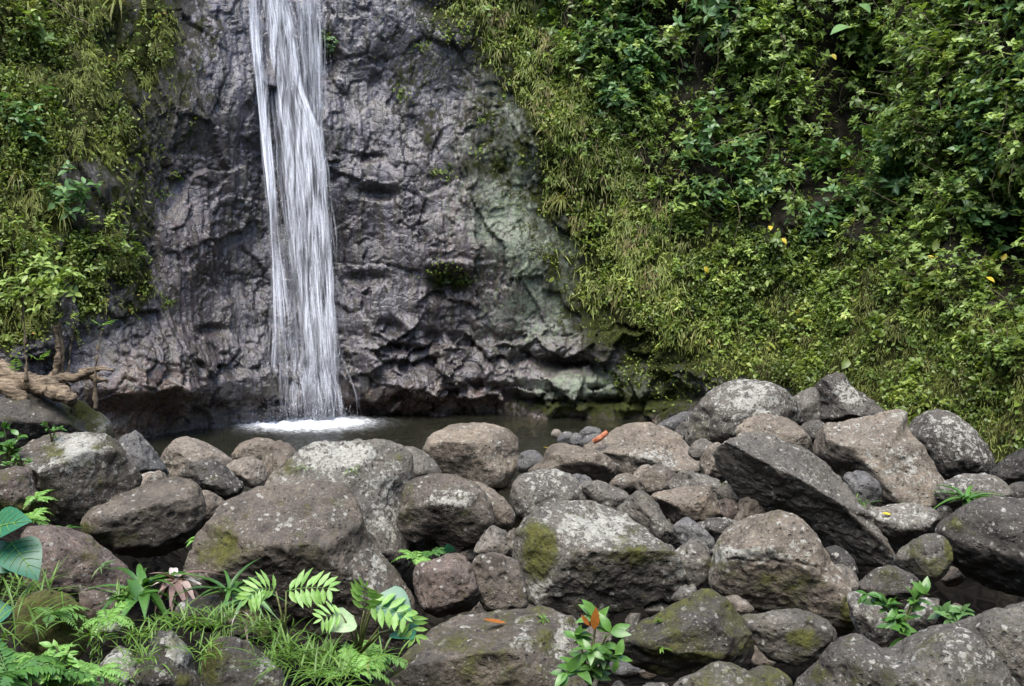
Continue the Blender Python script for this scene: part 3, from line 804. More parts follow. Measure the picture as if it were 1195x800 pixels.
    if groove is not None:
        gp = np.array(groove, float); gy_ = np.interp(qx, gp[:, 0], gp[:, 1]); inside = (qx > gp[0, 0]) & (qx < gp[-1, 0])
        dgy = (qy - gy_); h -= inside * amp * (0.045 * np.exp(-((dgy + 2.5 * fbm(np.stack([qx * .06, 0 * qx, 0 * qx], -1), 3)) / 1.6) ** 2)) * sst(-.35, .25, fbm(np.stack([qx * .04, 0 * qx + 4, 0 * qx], -1), 2)) * (X @ e3 > P @ e3)
        h -= inside * amp * 0.0 * sst(-14, -2, dgy) * sst(2, -2, dgy)
    X = X + vn * h[:, None]
    # moss and lichen cover, grown in patches
    up = vn[:, 2]
    ms = np.full(len(X), moss + .10 + .2 * float(sst(590, 720, cyp))) + (0.12 + 0.25 * moss) * fbm(X * 1.5 + 3, 3)
    lc = np.full(len(X), lich + .08) + 0.4 * fbm(X * 1.1 + 40, 2) - 0.25 * sst(0.0, -0.6, up)
    for (bx_, by_, rx_, ry_, kd, am) in blobs:
        g = np.exp(-(((qx - bx_) / rx_) ** 2 + ((qy - by_) / ry_) ** 2) ** 1.3) * (X @ e3 > P @ e3 - 0.2 * size)
        if kd == 'm': ms = np.maximum(ms, am * g); 
        else: lc = lc + am * g
    tb = np.array(TINT[tint]) * r.uniform(0.9, 1.1)
    tc = tb[None] * (1 + 0.25 * fbm(X * 0.8 + 70, 2))[:, None]
    nm = name
    ob = make_obj(nm, X, Fc.ravel(), np.full(len(Fc), 3), M['boulder'], origin=P, attrs={'moss': np.clip(ms, 0, 1.2), 'lichen': np.clip(lc, -0.3, 1.2)}, cols={'tint': tc})
    tag(ob, label, 'boulder' if name == 'boulder' else 'stone', group)
    ROCKS[key] = (P, size, X, vn, qx, qy, e3)
    return ob


def on_rock(key, px, py):
    """point and normal on the camera side of a boulder where a pixel's ray meets it"""
    P, size, X, vn, qx, qy, e3 = ROCKS[key]
    d = (qx - px) ** 2 + (qy - py) ** 2 + 1e4 * ((X - P) @ e3 < -0.05 * size)
    k = int(np.argmin(d)); return X[k].copy(), vn[k].copy()


TOPL = (-0.1, 0.9, 0.42, 0.66); FRONT = (0.0, -0.25, 0.97, 0.62)
R = boulder
# --- left bank
R('leftmossy', 'big dark rock with mossy right edge carrying the driftwood root', [(-40,480),(0,466),(28,455),(50,458),(80,468),(104,484),(114,498),(108,514),(70,520),(30,524),(-10,528),(-45,510)], 'dark', .5, 0.3, moss=.25, lich=.05, blobs=[(92,480,26,22,'m',1.0)], planes=[(.3,.8,.5,.7)])
R('whitecap', 'small mossy rock with one bright white lichen patch beside the thin twig', [(84,470),(96,468),(110,478),(122,484),(131,497),(133,512),(120,522),(95,518),(82,500)], 'dark', .4, 0.15, moss=.55, lich=.1, blobs=[(121,490,9,9,'l',.9),(95,480,18,16,'m',1.0)])
R('leftbig', 'large brown rock with sloping lichen top and crumbly dark front, under the driftwood rock', [(10,535),(30,515),(50,506),(75,502),(110,503),(135,514),(151,535),(165,556),(160,582),(130,602),(95,614),(58,612),(38,594),(20,568)], 'brown', .65, 0.0, depth=.9, planes=[(-.35,.85,.42,.6),(.45,-.3,.84,.5),(.1,-.6,.8,.6)], moss=.22, lich=.2, blobs=[(85,520,35,22,'l',.5),(60,530,26,22,'m',.75),(50,575,24,26,'m',.7)], lump=1.4)
R('leftedge', 'smooth brown rock cut by the left edge, mossy underneath', [(-30,556),(0,548),(25,544),(38,550),(44,570),(48,592),(30,604),(0,602),(-35,595)], 'red', .3, -0.1, moss=.3, lich=0, blobs=[(15,595,40,16,'m',.9)])
R('greywedge', 'pointed grey wedge of rock leaning between two brown boulders under the cliff', [(137,516),(155,503),(162,504),(178,522),(192,540),(196,554),(180,562),(160,562),(143,545)], 'slate', .7, 0.1, planes=[(-.5,.5,.7,.62),(.7,.4,.55,.6)], lich=.15)
R('tanpool', 'rounded tan boulder standing at the near edge of the pool, left of the falls', [(187,534),(200,516),(216,509),(238,515),(261,528),(272,540),(268,556),(245,566),(215,566),(197,559),(189,546)], 'pale', .3, 0.1, lich=.0)
R('brownpit', 'dark reddish boulder with a deep round pit leaning on the tan boulder', [(211,551),(222,541),(240,536),(258,540),(273,552),(285,566),(278,579),(263,583),(240,575),(221,565)], 'dark', .4, 0.0, moss=.1, lich=.12, blobs=[(237,548,9,8,'m',.5)])
R('paleflat', 'pale smooth stone lying flat behind the pitted reddish boulder', [(262,546),(275,536),(292,533),(306,538),(312,556),(300,569),(287,567),(270,556)], 'pale', .2, 0.1, lich=0)
R('lowpool', 'low rounded tan boulder at the water below the falls', [(270,531),(280,518),(298,511),(318,513),(330,523),(326,537),(300,542),(277,539)], 'tan', .25, 0.1, lich=0)
R('tanfin', 'tan boulder tilted like a fin with dark left side, next to the white-spotted rock', [(302,546),(309,527),(323,514),(340,519),(348,532),(341,554),(322,567),(306,563)], 'tan', .5, 0.0, planes=[(-.9,0,.42,.55)], moss=.15, lich=0)
R('split', 'cracked tan boulder with a pitted face, resting above the strap-leaved plants', [(94,620),(100,597),(126,582),(153,570),(185,559),(213,555),(228,563),(239,582),(238,602),(225,629),(203,644),(176,651),(140,648),(108,634)], 'brown', .4, -0.05, depth=.9, planes=[(-.15,.85,.5,.68),(.1,-.35,.93,.7)], moss=.18, lich=.08, blobs=[(140,628,30,14,'m',.7),(120,625,18,10,'l',.5),(100,618,12,16,'m',.8)], groove=[(122,588),(140,600),(152,612),(160,608)])
R('tanslab', 'flat tan slab tucked behind the cracked boulder', [(130,580),(145,568),(160,556),(178,549),(193,552),(197,566),(188,580),(160,592),(135,596)], 'tan', .3, 0.3, lich=0)
R('tanback', 'sliver of tan rock between the cracked boulder and the great dark boulder', [(234,574),(248,574),(262,584),(264,592),(246,607),(234,602)], 'tan', .3, 0.2, lich=0)
R('flatlow', 'flat brown rock under the cracked boulder behind the ferns', [(26,622),(50,613),(80,615),(105,624),(128,644),(152,664),(150,692),(112,702),(60,698),(30,682)], 'red', .3, 0.1, moss=.15, lich=.05, blobs=[(105,640,26,22,'m',.6)])
R('lowknob', 'low brown knob of rock in front of the dark strap-leaved plant', [(93,692),(114,684),(140,693),(152,714),(132,732),(102,724)], 'red', .4, 0.0, moss=.2, lich=.05)
R('mossdome', 'dark mossy dome of rock among the ferns in the bottom left corner', [(18,704),(40,689),(60,688),(86,696),(101,715),(104,738),(97,762),(76,778),(45,776),(22,750)], 'black', .25, -0.1, moss=.75, lich=0, blobs=[(85,725,26,36,'m',1.0)])
R('spotknee', 'low dark rock with a cluster of white lichen spots in the grass', [(158,778),(166,748),(182,737),(202,738),(219,756),(229,780),(240,805),(215,830),(168,825)], 'dark', .4, -0.05, moss=.15, lich=.05, blobs=[(207,757,16,22,'l',.8),(215,795,18,14,'m',.8)])
R('halfmoss', 'bottom rock with mossy left half and bare grey right half', [(234,792),(242,760),(256,744),(278,743),(300,757),(321,774),(336,797),(328,826),(260,830),(236,815)], 'dark', .45, -0.1, planes=[(.35,.4,.8,.68)], moss=.1, lich=.05, blobs=[(247,775,18,42,'m',1.1),(315,770,12,10,'l',.6)])
R('whitespeck', 'small dark rock heavily flecked white, beside the ferns at the bottom edge', [(112,792),(125,765),(142,752),(157,765),(167,792),(162,820),(128,820)], 'dark', .4, -0.1, moss=.2, lich=.35, blobs=[(138,775,22,18,'l',.5)])
R('whitestone', 'fist-sized stone nearly covered by white lichen in the grass', [(117,731),(126,717),(138,716),(144,731),(133,743),(121,742)], 'grey', .3, -0.1, lich=.8, moss=.2, name='stone')
R('midshadow', 'dark rock with one white spot at the foot of the great dark boulder', [(202,714),(220,698),(250,695),(273,707),(278,723),(255,736),(220,733)], 'black', .4, -0.1, moss=.25, lich=.02, blobs=[(214,707,5,5,'l',.9)])
R('grassrock', 'small dark rock sunk in the grass left of the tall fern', [(263,716),(281,709),(306,714),(318,732),(303,748),(274,743)], 'black', .4, -0.05, moss=.35, lich=.02)
# --- middle
R('great', 'greatest boulder, flat pitted top over a dark overhanging front, left of centre', [(212,652),(230,618),(247,597),(267,579),(288,570),(320,563),(355,559),(385,562),(405,569),(421,590),(434,622),(450,645),(468,668),(482,695),(486,722),(478,748),(430,768),(360,770),(295,755),(246,730),(218,695)], 'brown', .75, 0.0, depth=.8, planes=[(-.05,.85,.52,.52),(-.1,-.7,.7,.24),(.8,-.1,.58,.5),(-.6,.15,.75,.6)], moss=.12, lich=.05, blobs=[(260,640,36,40,'m',.85),(345,612,30,12,'l',.7),(395,590,14,18,'l',.6),(440,650,14,60,'l',.35),(350,650,60,30,'m',.4)], lump=.8)
R('spotted', 'large grey boulder splashed with white lichen behind the great dark boulder', [(306,570),(325,545),(350,524),(368,513),(393,514),(418,512),(441,511),(462,517),(482,531),(481,560),(474,592),(481,628),(478,658),(455,682),(420,682),(380,650),(330,620),(308,592)], 'grey', .55, 0.0, depth=.75, planes=[(-.3,.7,.6,.6),(.5,.3,.8,.62)], moss=.12, lich=.2, blobs=[(375,535,36,22,'l',.58),(415,530,20,14,'l',.62),(455,560,30,26,'l',.45),(460,535,22,16,'m',.6),(335,545,20,16,'m',.7),(450,605,26,24,'l',.35)])
R('shoulder', 'small lichen-grey boulder peeking out to the right of the white-splashed boulder', [(463,527),(480,521),(498,529),(513,545),(514,557),(495,562),(472,562)], 'grey', .3, 0.2, lich=.25, moss=.1)
R('poolround', 'big round boulder standing alone against the pool in the centre', [(493,523),(506,505),(525,495),(545,492),(575,494),(596,503),(606,520),(605,541),(597,561),(583,574),(555,571),(530,561),(512,549),(499,535)], 'tan', .35, 0.0, depth=.95, planes=[(-.05,.93,.36,.7),(-.3,-.45,.84,.72)], moss=.15, lich=.2, blobs=[(585,525,22,26,'l',.35),(555,540,40,16,'m',.35)])
R('egg', 'smooth egg-shaped boulder with dark underside below the round pool boulder', [(462,607),(466,592),(471,570),(486,557),(516,552),(540,557),(560,568),(574,590),(577,611),(563,632),(537,638),(512,631),(482,632),(467,622)], 'brown', .3, -0.05, depth=.95, planes=[(-.25,-.55,.8,.62)], moss=.18, lich=.15, blobs=[(525,580,32,16,'l',.55),(478,575,12,18,'m',.7),(470,605,20,20,'m',.5)])
R('eggback', 'tan rounded boulder half hidden behind the egg-shaped one', [(545,566),(560,563),(580,574),(597,591),(602,606),(592,617),(566,616)], 'tan', .3, 0.15, lich=.08)
R('nookgrey', 'small grey stone wedged beneath the egg-shaped boulder', [(554,646),(560,628),(575,613),(592,623),(596,641),(580,654)], 'grey', .3, 0.05, lich=.12, name='stone')
R('nookdark', 'small dark stone squeezed against the great moss-sided boulder', [(583,640),(590,625),(602,615),(606,632),(600,648),(588,648)], 'brown', .3, 0.05, name='stone')
R('cubeleft', 'brown block-shaped boulder, left one of the pair in front of the egg boulder', [(483,662),(500,654),(535,645),(547,655),(556,673),(560,696),(551,711),(531,717),(508,720),(492,709),(484,688)], 'red', .5, 0.0, depth=.9, planes=[(0,-.15,.98,.68)], lich=.08, blobs=[(545,665,14,18,'l',.3)])
R('cuberight', 'grey block-shaped boulder, right one of the pair in front of the egg boulder', [(548,664),(556,650),(572,644),(596,650),(607,659),(613,680),(615,706),(600,714),(570,714),(558,696)], 'brown', .5, 0.05, depth=.9, planes=[(0,-.15,.98,.68)], lich=.2, blobs=[(604,690,12,22,'m',.6)])
R('front', 'wide foreground boulder with an orange fallen leaf on its flat top', [(428,805),(455,775),(482,748),(510,727),(530,715),(570,711),(605,706),(632,704),(655,712),(677,727),(692,757),(698,795),(690,850),(600,875),(500,868),(436,845)], 'brown', .7, 0.0, depth=.85, planes=[(-.2,.88,.42,.56),(-.25,-.4,.88,.42),(.75,.2,.62,.62)], moss=.22, lich=.12, blobs=[(500,740,22,14,'l',.55),(640,745,26,34,'m',.7),(480,775,45,22,'m',.55),(660,745,16,22,'l',.45),(612,730,12,30,'l',.35)])
R('mossside', 'very large pale boulder with a bright yellow-green moss patch on its left face', [(599,650),(605,616),(622,597),(648,584),(680,583),(706,588),(736,600),(756,620),(778,637),(790,651),(803,674),(790,690),(765,702),(732,714),(705,722),(680,725),(655,712),(625,706),(602,684)], 'grey', .6, 0.0, depth=.85, planes=[(.1,.8,.6,.56),(.25,-.6,.76,.46),(-.75,-.05,.66,.66)], moss=.15, lich=.25, blobs=[(630,640,24,42,'m',1.15),(740,648,42,20,'m',.8),(640,690,26,14,'l',.5),(690,615,55,18,'l',.3),(785,670,18,16,'l',.4),(770,625,26,16,'m',.5)])
R('pitted', 'rounded pitted boulder with a dark lower left, just above the moss-patched one', [(595,576),(602,558),(618,550),(643,547),(664,553),(680,566),(688,584),(670,602),(640,606),(612,608),(598,596)], 'grey', .35, 0.0, lich=.2, moss=.1)
R('lounge', 'low tan boulder with a dark hollow beneath its right end, near the pool', [(616,551),(632,536),(640,521),(655,516),(680,522),(702,528),(718,540),(719,554),(708,565),(680,566),(650,563)], 'tan', .4, 0.0, planes=[(.1,-.7,.7,.55)], lich=.1)
R('rough', 'broad rough-textured boulder sloping to the right behind the tan low one', [(676,526),(698,509),(715,501),(731,494),(748,492),(768,495),(790,504),(804,520),(821,540),(819,553),(795,558),(760,558),(725,558),(710,546),(695,534)], 'tan', .5, 0.0, depth=.9, planes=[(-.4,.6,.7,.62),(.6,.5,.6,.62)], lich=.2, moss=.05, lump=1.6, blobs=[(760,535,30,16,'l',.35)])
for k, (lab, pl, ti) in enumerate([
    ('small pale pebble standing in the shallow pool', [(643,508),(646,501),(652,501),(656,507),(651,512)], 'pale'),
    ('dark wet pebble at the pool edge, left of the bluish pair', [(650,516),(656,505),(666,504),(671,512),(664,520)], 'slate'),
    ('bluish pebble touching the dark wet one at the pool edge', [(665,512),(670,505),(677,506),(681,513),(676,520),(667,519)], 'slate'),
    ('flat grey pebble at the pool edge under the broken red wood', [(676,506),(683,498),(696,498),(702,504),(698,512),(682,512)], 'slate'),
    ('grey slab-like pebble between the low tan boulder and the water', [(676,517),(684,508),(702,506),(708,514),(700,523),(684,524)], 'slate'),
    ('smooth grey stone beside the round pool boulder', [(603,541),(607,529),(618,525),(630,529),(635,541),(622,553),(606,551)], 'slate')]):
    R('pebble%d' % k, lab, pl, ti, .15, 0.25, lich=0, name='stone')
# --- right pile, back
R('bluetop', 'smooth bluish-grey stone poking out left of the pale round-backed boulder', [(765,498),(780,488),(797,480),(807,485),(809,500),(800,513),(783,506)], 'slate', .3, 0.3, lich=0)
R('underblue', 'dark little stone under the bluish-grey one', [(787,506),(795,493),(807,492),(810,508),(800,517)], 'dark', .4, 0.1, name='stone')
R('roundback', 'big pale round-backed boulder netted with lichen below the mossy bank', [(800,507),(808,480),(828,457),(855,444),(881,443),(908,450),(925,465),(933,480),(927,505),(890,522),(840,524),(806,520)], 'grey', .35, 0.1, depth=.95, lich=.55, moss=.1, blobs=[(815,500,16,20,'m',.6)], lump=1.4)
R('tanloaf', 'loaf-shaped tan boulder leaning on the round-backed one', [(860,498),(884,484),(908,484),(930,494),(944,508),(947,526),(925,537),(885,527),(862,514)], 'tan', .3, 0.0, lich=.1, moss=.06)
R('peak', 'angular dark peak of rock with white patches, highest of the pile', [(949,452),(967,437),(983,435),(994,449),(1012,461),(1028,474),(1033,486),(1010,494),(960,496),(952,475)], 'dark', .8, 0.1, planes=[(-.75,-.1,.65,.55),(.5,.45,.75,.55),(.1,.9,.4,.8)], lich=.15, blobs=[(985,455,14,14,'l',.6),(1000,468,10,8,'l',.6)])
R('peakside', 'upright grey block wedged between the round-backed boulder and the angular peak', [(923,466),(938,455),(952,452),(958,470),(957,492),(935,497),(925,486)], 'grey', .6, 0.15, lich=.12)
R('gapdark', 'small dark stone in the gap below the angular peak', [(935,496),(955,490),(967,500),(961,516),(941,514)], 'dark', .4, 0.05, name='stone')
R('wideslope', 'wide boulder with a smooth tan top and lichened sloping front, right of the slab', [(946,526),(951,508),(964,494),(1000,487),(1030,480),(1048,475),(1060,479),(1062,498),(1080,523),(1096,551),(1105,571),(1099,590),(1055,592),(1020,582),(984,557),(960,543)], 'tan', .6, 0.0, depth=.85, planes=[(-.05,.85,.5,.5),(.35,.1,.92,.56),(-.6,-.55,.6,.6)], lich=.15, moss=.06, blobs=[(1040,540,50,30,'l',.3),(1050,485,16,10,'l',.4),(975,545,24,12,'m',.4)])
R('humpback', 'tall grey humpbacked boulder against the mossy bank on the right', [(1058,506),(1067,488),(1085,479),(1106,479),(1127,491),(1146,511),(1161,537),(1158,554),(1125,562),(1100,562),(1078,536)], 'dark', .3, 0.35, lich=.28, moss=.03, depth=.9)
R('darkfar', 'dark shadowed boulder at the right edge below the bank', [(1153,555),(1168,537),(1186,526),(1207,523),(1230,540),(1230,568),(1195,571),(1163,566)], 'black', .5, 0.1, lich=.05)
R('flatlichen', 'long flat lichened rock behind the spiky green plant', [(1093,568),(1120,554),(1152,552),(1170,561),(1184,576),(1165,587),(1120,592),(1096,587)], 'grey', .4, 0.1, lich=.35)
R('edgechip', 'small dark stone at the right edge under the shadowed boulder', [(1176,569),(1190,562),(1210,564),(1212,587),(1184,587)], 'dark', .4, 0.0, name='stone')
R('slab', 'long tilted slab with a lit upper edge and black overhanging underside', [(834,531),(843,517),(860,507),(885,502),(912,511),(940,523),(970,543),(1000,578),(1022,610),(1046,645),(1041,659),(1005,663),(972,648),(940,624),(900,600),(868,588),(848,564),(837,547)], 'grey', .85, -0.35, depth=.75, planes=[(.25,.85,.45,.5),(-.1,-.8,.6,.2),(-.85,-.1,.5,.75)], lich=.2, moss=.05, blobs=[(890,540,30,16,'m',.45),(945,555,40,14,'l',.35)], lump=1.2)
R('violet', 'small smooth violet-grey stone beside the tilted slab', [(984,557),(996,549),(1012,551),(1025,562),(1028,577),(1020,591),(1007,594),(995,582)], 'slate', .15, -0.15, lich=.02)
R('flatspeck', 'flat speckled rock with a small yellow leaf, right of the slab tip', [(1011,599),(1035,588),(1075,588),(1095,598),(1097,613),(1075,632),(1045,634),(1026,620)], 'grey', .5, -0.1, lich=.35, moss=.12, planes=[(0,.8,.6,.6)])
R('buttonstone', 'little round dark stone at the end of the flat speckled rock', [(1091,601),(1098,590),(1109,592),(1112,603),(1102,611)], 'dark', .15, 0.0, name='stone')
R('mossknob', 'rounded boulder with yellow moss on its right cheek under the speckled rock', [(1042,653),(1058,635),(1080,624),(1100,625),(1112,642),(1108,664),(1090,679),(1063,674)], 'grey', .25, 0.0, lich=.15, moss=.2, blobs=[(1107,640,8,18,'m',1.1),(1062,642,16,10,'m',.6)])
R('rightgiant', 'giant dark speckled boulder at the right edge over a black hollow', [(1091,623),(1112,598),(1140,583),(1172,580),(1207,586),(1243,610),(1260,650),(1243,692),(1200,699),(1153,686),(1110,657)], 'dark', .3, -0.15, depth=.9, lich=.32, moss=.06, blobs=[(1110,610,18,14,'m',.8)], planes=[(-.3,-.7,.6,.7)])
R('shadeblock', 'brownish block in shade below the slab tip', [(996,688),(1010,672),(1028,660),(1052,663),(1071,675),(1074,692),(1055,699),(1020,700)], 'dark', .5, 0.05, moss=.25, lich=.06)
R('shadepyramid', 'small black pyramid-shaped stone tucked under the slab', [(956,647),(968,637),(984,639),(998,655),(1002,670),(985,675),(963,663)], 'black', .6, 0.1, name='stone')
R('greyhalf', 'half-hidden grey stone behind the two-layered boulder', [(964,666),(976,658),(989,660),(1001,674),(1001,689),(985,694),(968,684)], 'grey', .3, 0.0, moss=.15, name='stone')
R('lichenoval', 'oval stone grey with lichen right of the two-layered boulder', [(988,697),(1001,690),(1016,697),(1033,711),(1045,731),(1036,750),(1017,754),(999,737)], 'grey', .35, -0.05, lich=.5)
R('lichenball', 'rounded grey lichened stone behind the sprawling green plant', [(1054,713),(1066,698),(1082,697),(1095,711),(1089,729),(1068,737),(1056,729)], 'grey', .3, 0.0, lich=.45, moss=.1)
R('bottomwide', 'broad smooth boulder with a small rusty puddle stain at the lower right', [(922,810),(950,772),(977,747),(996,740),(1014,747),(1036,756),(1058,745),(1084,731),(1108,728),(1137,741),(1168,776),(1195,818),(1150,860),(1050,880),(955,860)], 'grey', .25, -0.1, depth=.9, lich=.1, moss=.1, blobs=[(960,785,18,22,'m',.8),(1140,775,36,40,'l',.3),(1050,780,20,20,'l',.2)])
R('cornerslab', 'flat grey slab filling the bottom right corner', [(1102,733),(1130,720),(1160,711),(1202,711),(1255,730),(1275,790),(1245,855),(1180,845),(1148,795),(1118,762)], 'grey', .3, 0.1, depth=.9, lich=.15, moss=.03)
R('cornerchip', 'small stone lying on the corner slab at the right edge', [(1168,713),(1182,705),(1202,702),(1213,715),(1195,724),(1177,724)], 'grey', .4, 0.0, lich=.1, name='stone')
R('layered', 'two-layered boulder split by a level crack, its lower half mossy', [(827,656),(837,630),(858,609),(890,599),(923,600),(947,618),(971,655),(993,692),(1002,722),(996,740),(975,744),(940,730),(895,716),(857,705),(831,690),(825,671)], 'tan', .3, 0.0, depth=.9, planes=[(-.1,-.5,.85,.7)], lich=.18, moss=.15, blobs=[(870,648,50,10,'l',.5),(915,680,45,22,'m',.75),(990,715,12,30,'m',1.1),(840,660,18,10,'m',.7),(845,645,30,10,'l',.4)], groove=[(822,654),(850,653),(900,656),(935,657),(955,662)])
R('mossbelly', 'rounded boulder with an ochre moss belly below the two-layered one', [(864,721),(891,715),(922,710),(955,717),(973,730),(976,748),(965,766),(936,777),(900,770),(877,748)], 'grey', .4, -0.05, lich=.08, moss=.12, blobs=[(938,745,26,14,'m',1.1)])
R('mossangle', 'angular green-edged boulder with a slanting front face, bottom centre', [(721,759),(731,740),(768,713),(806,693),(824,686),(843,694),(861,714),(881,748),(879,772),(855,787),(810,793),(768,788),(738,777)], 'dark', .8, -0.05, depth=.85, planes=[(-.35,.75,.55,.55),(.2,-.25,.95,.5),(0,-.8,.6,.5)], lich=.2, moss=.25, blobs=[(765,720,40,12,'m',1.0),(820,765,50,8,'m',1.0),(760,760,26,20,'m',.8)])
R('bottomdome', 'mossy dome of rock at the bottom edge in front of the angular boulder', [(783,804),(812,784),(837,771),(861,777),(884,792),(898,818),(870,850),(805,850)], 'grey', .3, -0.15, lich=.15, moss=.3, blobs=[(815,795,22,12,'m',.9)])
R('bottommoss', 'little moss-flecked rock at the bottom edge right of the dome', [(870,787),(890,776),(909,782),(924,799),(917,820),(884,816)], 'dark', .3, 0.0, lich=.15, moss=.45)
R('tanchip', 'small tan stone behind the angular green-edged boulder', [(838,702),(855,694),(869,699),(879,711),(868,720),(850,719)], 'tan', .2, 0.1, lich=0, name='stone')
R('lichenchip', 'small lichened stone above the angular boulder, beside the moss-patched giant', [(782,699),(797,683),(811,683),(814,696),(797,706)], 'grey', .4, 0.1, lich=.35, name='stone')
R('bottomgap', 'little grey stone in the black gap at the bottom edge', [(746,804),(760,796),(777,797),(784,810),(765,820)], 'grey', .2, 0.15, lich=0, name='stone')
# --- the jumble of smaller rocks right of the centre
for key, lab, pl, ti, an, dy, li, mo, nm in [
    ('j1', 'small round brown stone below the right end of the low tan boulder', [(711,566),(721,554),(735,552),(745,562),(741,575),(724,576)], 'brown', .2, 0, .05, 0, 'stone'),
    ('j2', 'little smooth tan stone tucked under the rough sloping boulder', [(738,556),(746,545),(757,542),(763,550),(752,562),(741,564)], 'pale', .15, .1, 0, 0, 'stone'),
    ('j3', 'dark angular rock with a pale ridge behind the oblong boulder', [(741,562),(752,550),(766,541),(778,545),(791,556),(787,574),(765,580),(746,574)], 'brown', .75, 0, .1, 0, 'boulder'),
    ('j4', 'long low grey rock continuing right from the dark ridged one', [(781,560),(797,549),(815,551),(839,560),(844,577),(830,587),(800,582),(784,573)], 'grey', .5, .05, .15, 0, 'boulder'),
    ('oblong', 'oblong tan boulder lying level in the jumble', [(759,579),(780,571),(816,566),(829,570),(842,587),(845,601),(830,607),(812,610),(786,612),(775,599)], 'tan', .5, -.05, .12, .05, 'boulder'),
    ('tongue', 'tongue-shaped mossy rock pointing up behind the moss-patched giant', [(720,598),(732,582),(742,572),(753,573),(765,585),(779,606),(792,624),(793,639),(775,647),(743,622)], 'grey', .45, -.05, .22, .25, 'boulder'),
    ('j7', 'grey flattish rock left of the tongue-shaped one', [(677,567),(692,560),(710,564),(735,578),(737,593),(715,602),(693,592)], 'grey', .5, .05, .12, 0, 'boulder'),
    ('j8', 'slate-grey oval stone in front of the oblong boulder', [(786,618),(797,604),(809,607),(831,626),(834,641),(820,647),(797,636)], 'slate', .35, -.05, .1, 0, 'boulder'),
    ('j9', 'upright rounded stone with a notch, beside the two-layered boulder', [(788,643),(806,630),(822,634),(829,650),(827,673),(813,686),(800,677),(791,656)], 'grey', .4, -.05, .08, 0, 'boulder'),
    ('j10', 'flat dark stone with white flecks below the oblong boulder', [(813,613),(828,604),(859,607),(858,623),(838,635),(820,628)], 'dark', .6, .05, .3, 0, 'stone'),
    ('j11', 'greenish stone under the left end of the tilted slab', [(835,575),(849,559),(861,565),(869,579),(856,590),(841,588)], 'grey', .5, .1, .1, .25, 'stone'),
    ('j12', 'squarish rusty brown stone in the jumble', [(837,587),(848,582),(863,587),(864,603),(845,606)], 'red', .7, .05, 0, 0, 'stone'),
    ('j13', 'pale angular stone under the slab, leaning right', [(854,604),(861,585),(872,573),(883,581),(895,599),(885,613),(862,613)], 'tan', .75, .05, .15, 0, 'stone'),
    ('j14', 'small grey stone in the gap left of the slab', [(804,522),(817,512),(831,516),(834,529),(820,538),(806,533)], 'grey', .3, .1, .05, .05, 'stone'),
    ('j15', 'orange-brown stone pressed against the left end of the slab', [(816,542),(825,522),(838,516),(848,530),(845,553),(826,558)], 'tan', .5, .05, .02, 0, 'stone'),
    ('j16', 'tiny grey stone behind the top of the two-layered boulder', [(895,602),(906,592),(921,591),(932,602),(921,612),(906,610)], 'grey', .3, .1, .05, 0, 'stone'),
    ('j17', 'little grey stone between the pitted boulder and the low tan one', [(664,556),(676,553),(690,558),(690,570),(676,572)], 'slate', .3, .15, .05, 0, 'stone'),
    ('j18', 'small dark stone at the foot of the tongue-shaped rock', [(762,640),(776,634),(790,642),(792,656),(776,660)], 'dark', .4, .15, .1, 0, 'stone'),
    ('j19', 'small brown stone in the shadow under the slab', [(868,590),(884,586),(900,594),(899,608),(880,612)], 'dark', .5, .2, 0, 0, 'stone'),
    ('j20', 'dark stone jammed below the violet-grey stone', [(1000,592),(1014,588),(1024,596),(1018,608),(1004,606)], 'dark', .4, .1, .05, 0, 'stone'),
    ('j21', 'brown stone between the two-layered boulder and the oval lichened one', [(968,690),(984,684),(996,692),(992,706),(976,706)], 'dark', .4, .2, .05, .1, 'stone'),
    ('j22', 'dark stone under the ochre-mossed boulder', [(955,768),(968,760),(982,766),(980,782),(962,784)], 'dark', .4, .15, .05, .2, 'stone'),
]:
    R(key, lab, pl, ti, an, dy, lich=li, moss=mo, name=nm)
# --- small stones lying low in the gaps: a few shapes, copied
protos = []
for k in range(5):
    D, Fc = ico(4)
    r = np.random.default_rng(200 + k)
    N = norm(r.normal(size=(11, 3))); q = np.clip(D @ N.T / (1 - .4 * r.random(11)), 0, None) ** 16
    X = D / np.maximum((q.sum(1) + .9 ** 16) ** (1 / 16), .4)[:, None] * np.array([1.0, .8, .62]) * (1 + .06 * fbm(D * 2 + 9 * k, 3))[:, None]
    tc = np.array(TINT[['grey', 'brown', 'slate', 'tan', 'dark'][k]])[None] * (1 + .2 * fbm(D * 2 + k, 2))[:, None]
    o = make_obj('stone', X, Fc.ravel(), np.full(len(Fc), 3), M['boulder'], attrs={'moss': np.full(len(X), .15), 'lichen': np.full(len(X), .1)}, cols={'tint': tc})
    protos.append(o)
placed = 0
gr = np.random.default_rng(77)
gaps = []
while placed < 95:
    qx, qy = gr.uniform(150, 1195), gr.uniform(545, 790)
    if qx < 480 and qy > 560: continue
    s = float(gr.uniform(.05, .13)); P = pile_at(qx, qy, 0.0)
    P[2] -= .36 - s * .3
    if any(np.linalg.norm((P - Pk)[:2]) < (s + sk) * .8 for Pk, sk in gaps): continue
    o = protos[placed] if placed < 5 else protos[int(gr.integers(5))].copy()
    if placed >= 5: COL.objects.link(o)
    o.location = [float(c) for c in P]; o.scale = (s, s, s); o.rotation_euler = (float(gr.normal(0, .3)), float(gr.normal(0, .3)), float(gr.uniform(0, 6.28)))
    tag(o, 'small stone lying low and dark in a gap between the boulders', 'stone', 'small stones in the gaps between boulders')
    gaps.append((P, s)); placed += 1
# ------------------------------------------------------------------ planting on the cliff
UP = np.array([0, 0, 1.0])


def rdir(n): return norm(rng.normal(size=(n, 3)))


